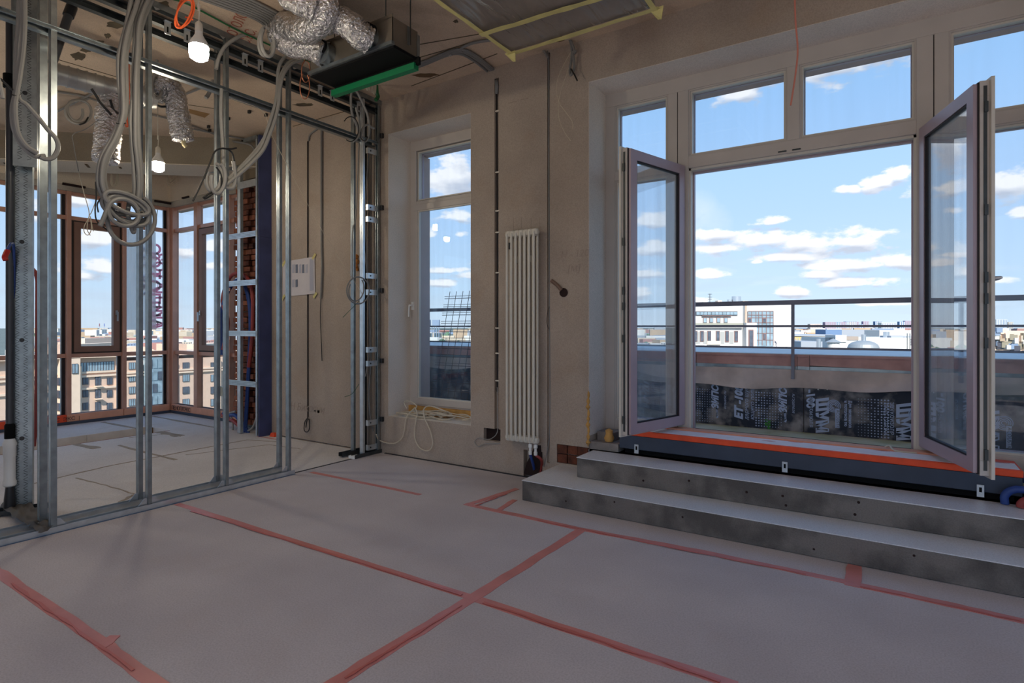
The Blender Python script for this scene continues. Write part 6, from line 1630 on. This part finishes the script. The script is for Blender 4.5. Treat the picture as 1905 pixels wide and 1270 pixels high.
def tower(px0, px1, ytop, d, m, label, stripes=None, group='towers on the skyline'):
    c = polar((px0 + px1) / 2, d); w = (px1 - px0) / F_PX * d; z1 = EYE + (CYP - ytop) / F_PX * d
    t = thing('distant_tower', (c.x, c.y, GZ), label, 'building', group, YAW)
    MB().box(-w / 2, w / 2, 0, w * .3 + 10, 0, z1 - GZ).build('tower_block', m, t, local=True)
    if stripes:
        n = max(2, int((px1 - px0) / 3))
        for i in range(n):
            x = -w / 2 + w * (i + .5) / n; MB().box(x - w / n * .22, x + w / n * .22, -1, 0, 10, z1 - GZ - 2).build('window_strip', stripes, t, local=True)
    return t


cb, cr_, cg, cw, cc_ = cmats[4], cmats[3], cmats[2], cmats[0], cmats[1]
purple = mat('tower_mauve', (163, 139, 156), .9); dkb = mat('tower_blue', (104, 130, 163), .9); pale = mat('tower_peach', (206, 182, 169), .9)
for (a, b, y, m, l) in ((1507, 1528, 602.5, pale, 'pale peach block, leftmost on the skyline right of the office building'), (1535, 1555, 599, purple, 'mauve tower block, first of the skyline row'), (1555, 1564, 599, dkb, 'narrow blue tower block beside the first mauve one'), (1564, 1574, 599, purple, 'second mauve tower block of the skyline row'),
                        (1574, 1574 + 20 - 0, 598, dkb, 'blue tower block closing the first skyline row'), (1578.5, 1598, 598.5, purple, 'wide mauve tower block over the grey hall'), (1598, 1606, 603, dkb, 'low dark blue block between two mauve towers'), (1606, 1617, 597.5, purple, 'narrow mauve tower block in the middle of the skyline'),
                        (1628, 1640, 597.5, dkb, 'solitary blue tower block on the skyline'), (1673, 1684, 598, dkb, 'blue tower block left of the door frame'), (1684, 1697, 596.5, purple, 'mauve tower block left of the door frame'), (1697, 1709, 597, pale, 'peach tower block touching the right door frame'),
                        (1829, 1840, 595, cw, 'white tower block at the right window'), (1841, 1850, 600, pale, 'low pink block in front of the striped chimney')):
    tower(a, b, y, 4200, m, l, cmats[2] if m is not dkb else cmats[0])
tower(1853, 1874, 594, 3200, cw, 'white tower block with dark vertical strips right of the chimney', cb); tower(1876, 1885, 599, 3200, cc_, 'low cream block right of the striped tower', cg)
tower(1640, 1668, 600, 3600, cw, 'stepped white block near the domed hall on the skyline', cb)
# striped chimney
c = polar(1849, 2500); sc_ = 2500 / F_PX; ch_ = thing('striped_chimney', (c.x, c.y, GZ), 'tall red and white striped chimney on the right skyline', 'chimney')
bands = [(571, 579, 0), (579, 587, 1), (587, 595, 0), (595, 603, 1), (603, 640, 1)]
redm = mat('chimney_red', (122, 44, 62), .8)
for (ya, yb, k) in bands: MB().cyl((c.x, c.y, EYE + (CYP - yb) * sc_), (c.x, c.y, EYE + (CYP - ya) * sc_), 1.9 * sc_, 12).build('band', cw if k else redm, ch_, 'white band' if k else 'red band')
# nearer named buildings right of the office block
def nb(name, px0, px1, y0, d, m, label, dep=30, cat='building'):
    c = polar((px0 + px1) / 2, d); w = (px1 - px0) / F_PX * d; t = thing(name, (c.x, c.y, GZ), label, cat, None, YAW)
    MB().box(-w / 2, w / 2, 0, dep, 0, EYE + (CYP - y0) / F_PX * d - GZ).build('wall_block', m, t, local=True); return t, w, EYE + (CYP - y0) / F_PX * d - GZ
yel = mat('yellow_facade', (221, 182, 122), .9)
t, w, h = nb('yellow_building', 1478, 1545, 625, 420, yel, 'long yellow building with rows of windows beyond the railing')
for r in range(3):
    for i in range(14): x = -w / 2 + w * (i + .5) / 14; MB().box(x - .5, x + .5, -.2, 0, h - 3.2 - r * 3, h - 1.4 - r * 3).build('window', B_WHITE2, t, local=True)
MB().box(-w / 2 - 1, w / 2 + 1, -1, 31, h, h + 1.2).build('roof', cmats[2], t, local=True)
t, w, h = nb('factory_wall', 1553, 1715, 628, 260, B_WHITE, 'long white windowless factory wall beyond the railing')
MB().box(-w / 2, -w / 2 + 5, -.6, 8, h - 2, h + 1.2).build('parapet_box', B_WHITE, t, local=True); MB().box(-w / 2 + 5, -w / 2 + 10.5, -.3, 8, h - 1, h + .6).build('parapet_box', mat('taupe', (160, 148, 138), .9), t, local=True)
for x in (.33, .36, .45): MB().box(w * x - .12, w * x + .12, -.5, 0, 0, h + 2).build('down_pipe', B_WHITE2, t, local=True)
for k in range(3): MB().box(w * .365, w * .365 + 1.5, -.4, 0, h - 1 - k * 1.1, h - .5 - k * 1.1).build('louvre', B_DARKF, t, local=True)
MB().box(w * .18, w * .42, 2, 10, h, h + .8).build('roof_step', cmats[2], t, local=True)
MB().cyl((w * .19, 6, h), (w * .19, 6, h + 2.6), 1.3, 12).build('roof_tank', GALVB, t, local=True)
# ribbed dome
c = polar(1606, 215); dm = thing('ribbed_dome', (c.x, c.y, EYE + (CYP - 646) / F_PX * 215), 'pale ribbed metal dome in front of the factory wall', 'dome')
q = MB(); z0 = EYE + (CYP - 646) / F_PX * 215; q.lathe((c.x, c.y, z0), [(5.2, -3), (5.2, 0), (4.7, 1.1), (3.6, 1.9), (2.0, 2.45), (0, 2.6)], 36); q.sm = False; q.build('shell', mat('dome_metal', (152, 158, 161), .5, .3), dm)
MB().cyl((c.x, c.y + 3, z0), (c.x, c.y + 3, z0 + 4.8), .8, 10).build('vent_pipe', GALVB, dm)
# small kiosk roofs
c = polar(1550, 230); kz = EYE + (CYP - 637) / F_PX * 230; ki = thing('round_pavilion', (c.x, c.y, kz - 6), 'small round white pavilion with a pointed metal roof', 'pavilion')
q = MB().lathe((c.x, c.y, kz), [(2.2, -6), (2.2, .2)], 16); q.build('drum', B_WHITE, ki); q = MB().lathe((c.x, c.y, kz), [(2.9, .1), (2.7, .3), (0, 1.7)], 16); q.sm = False; q.build('cone_roof', MATS['dome_metal'], ki)
c = polar(1523, 200); rv = MB().cyl((c.x, c.y, EYE - 9), (c.x, c.y, EYE + (CYP - 630) / F_PX * 200), .7, 12).build('roof_pipe', GALVB, None, tagd=('upright pale steel ventilation pipe left of the pavilion', 'pipe'))
nb('low_hall', 1490, 1530, 635, 240, cmats[2], 'low grey flat-roofed hall left of the pavilion')
nb('grey_hall', 1565, 1630, 613, 900, cmats[2], 'long grey industrial hall behind the factory wall'); nb('blue_hall', 1536, 1566, 613, 880, dkb, 'dark blue-grey hall left of the grey one'); nb('white_hall', 1636, 1712, 614, 700, cmats[0], 'long white industrial hall beneath the skyline towers')
nb('white_block', 1731, 1756, 622, 210, B_WHITE, 'bright white cubic building seen through the right door leaf', 4); nb('white_block', 1762, 1800, 616, 250, B_WHITE, 'tall white block behind the pavilion roof in the right door leaf', 4); nb('peach_wall', 1724, 1752, 638, 160, pale, 'low peach wall at the foot of the right door leaf view', 3)
t, w, h = nb('stacked_houses', 1826, 1920, 615, 330, B_CREAM, 'cream terraced housing stepping down at the right window')
rr = random.Random(5)
for k in range(60):
    x = rr.uniform(-w / 2, w / 2); z = h - rr.uniform(1, 15); ww = rr.uniform(1.5, 4)
    MB().box(x - ww / 2, x + ww / 2, -rr.uniform(.5, 3), 0, z, z + rr.uniform(1.5, 3.5)).build('bay_block', rr.choice((B_WHITE, B_CREAM, mat('olive_clad', (150, 140, 118), .9) if 'olive_clad' not in MATS else MATS['olive_clad'], cmats[4], B_DARKF, cmats[5])), t, local=True)
# left: brown building and beige corner blocks on the bay side
nb('tan_block', 98, 118, 641, 190, B_CREAM, 'beige flat-roofed block seen left of the opening sash'); nb('tan_block', 146, 158, 629, 420, B_CREAM, 'small beige block low in the opening sash')
nb('tan_block', 334, 372, 640, 215, B_CREAM, 'beige roof house seen through the corner pane'); nb('red_roof', 255, 300, 638, 480, cmats[3], 'long low building with a red roof beyond the apartment block')
# hooked crane on the small window skyline
c = polar(802, 1500); bt = thing('slab_building', (c.x, c.y, GZ), 'distant building on columns with twin dark tops seen in the narrow window', 'building', None, YAW)
for dx in (-12, 12): MB().box(dx - 9, dx + 9, 0, 15, 45, 62).build('tower_block', cb, bt, local=True)
for dx in range(-22, 23, 6): MB().box(dx - .8, dx + .8, 0, 3, 0, 46).build('column', cb, bt, local=True)
# flags far away
for px, m_, l in ((185, redm, 'small red flag on a distant mast'), (194, mat('flag_blue', (90, 110, 180), .8), 'small blue and red flag on a distant mast')):
    c = polar(px, 1200); t = thing('flag', (c.x, c.y, GZ), l, 'flag'); MB().cyl((c.x, c.y, GZ), (c.x, c.y, EYE + 8), .3, 6).build('mast', GALVB, t); MB().box(c.x - 2, c.x + 2, c.y, c.y + .2, EYE + 1, EYE + 7).build('cloth', m_, t)
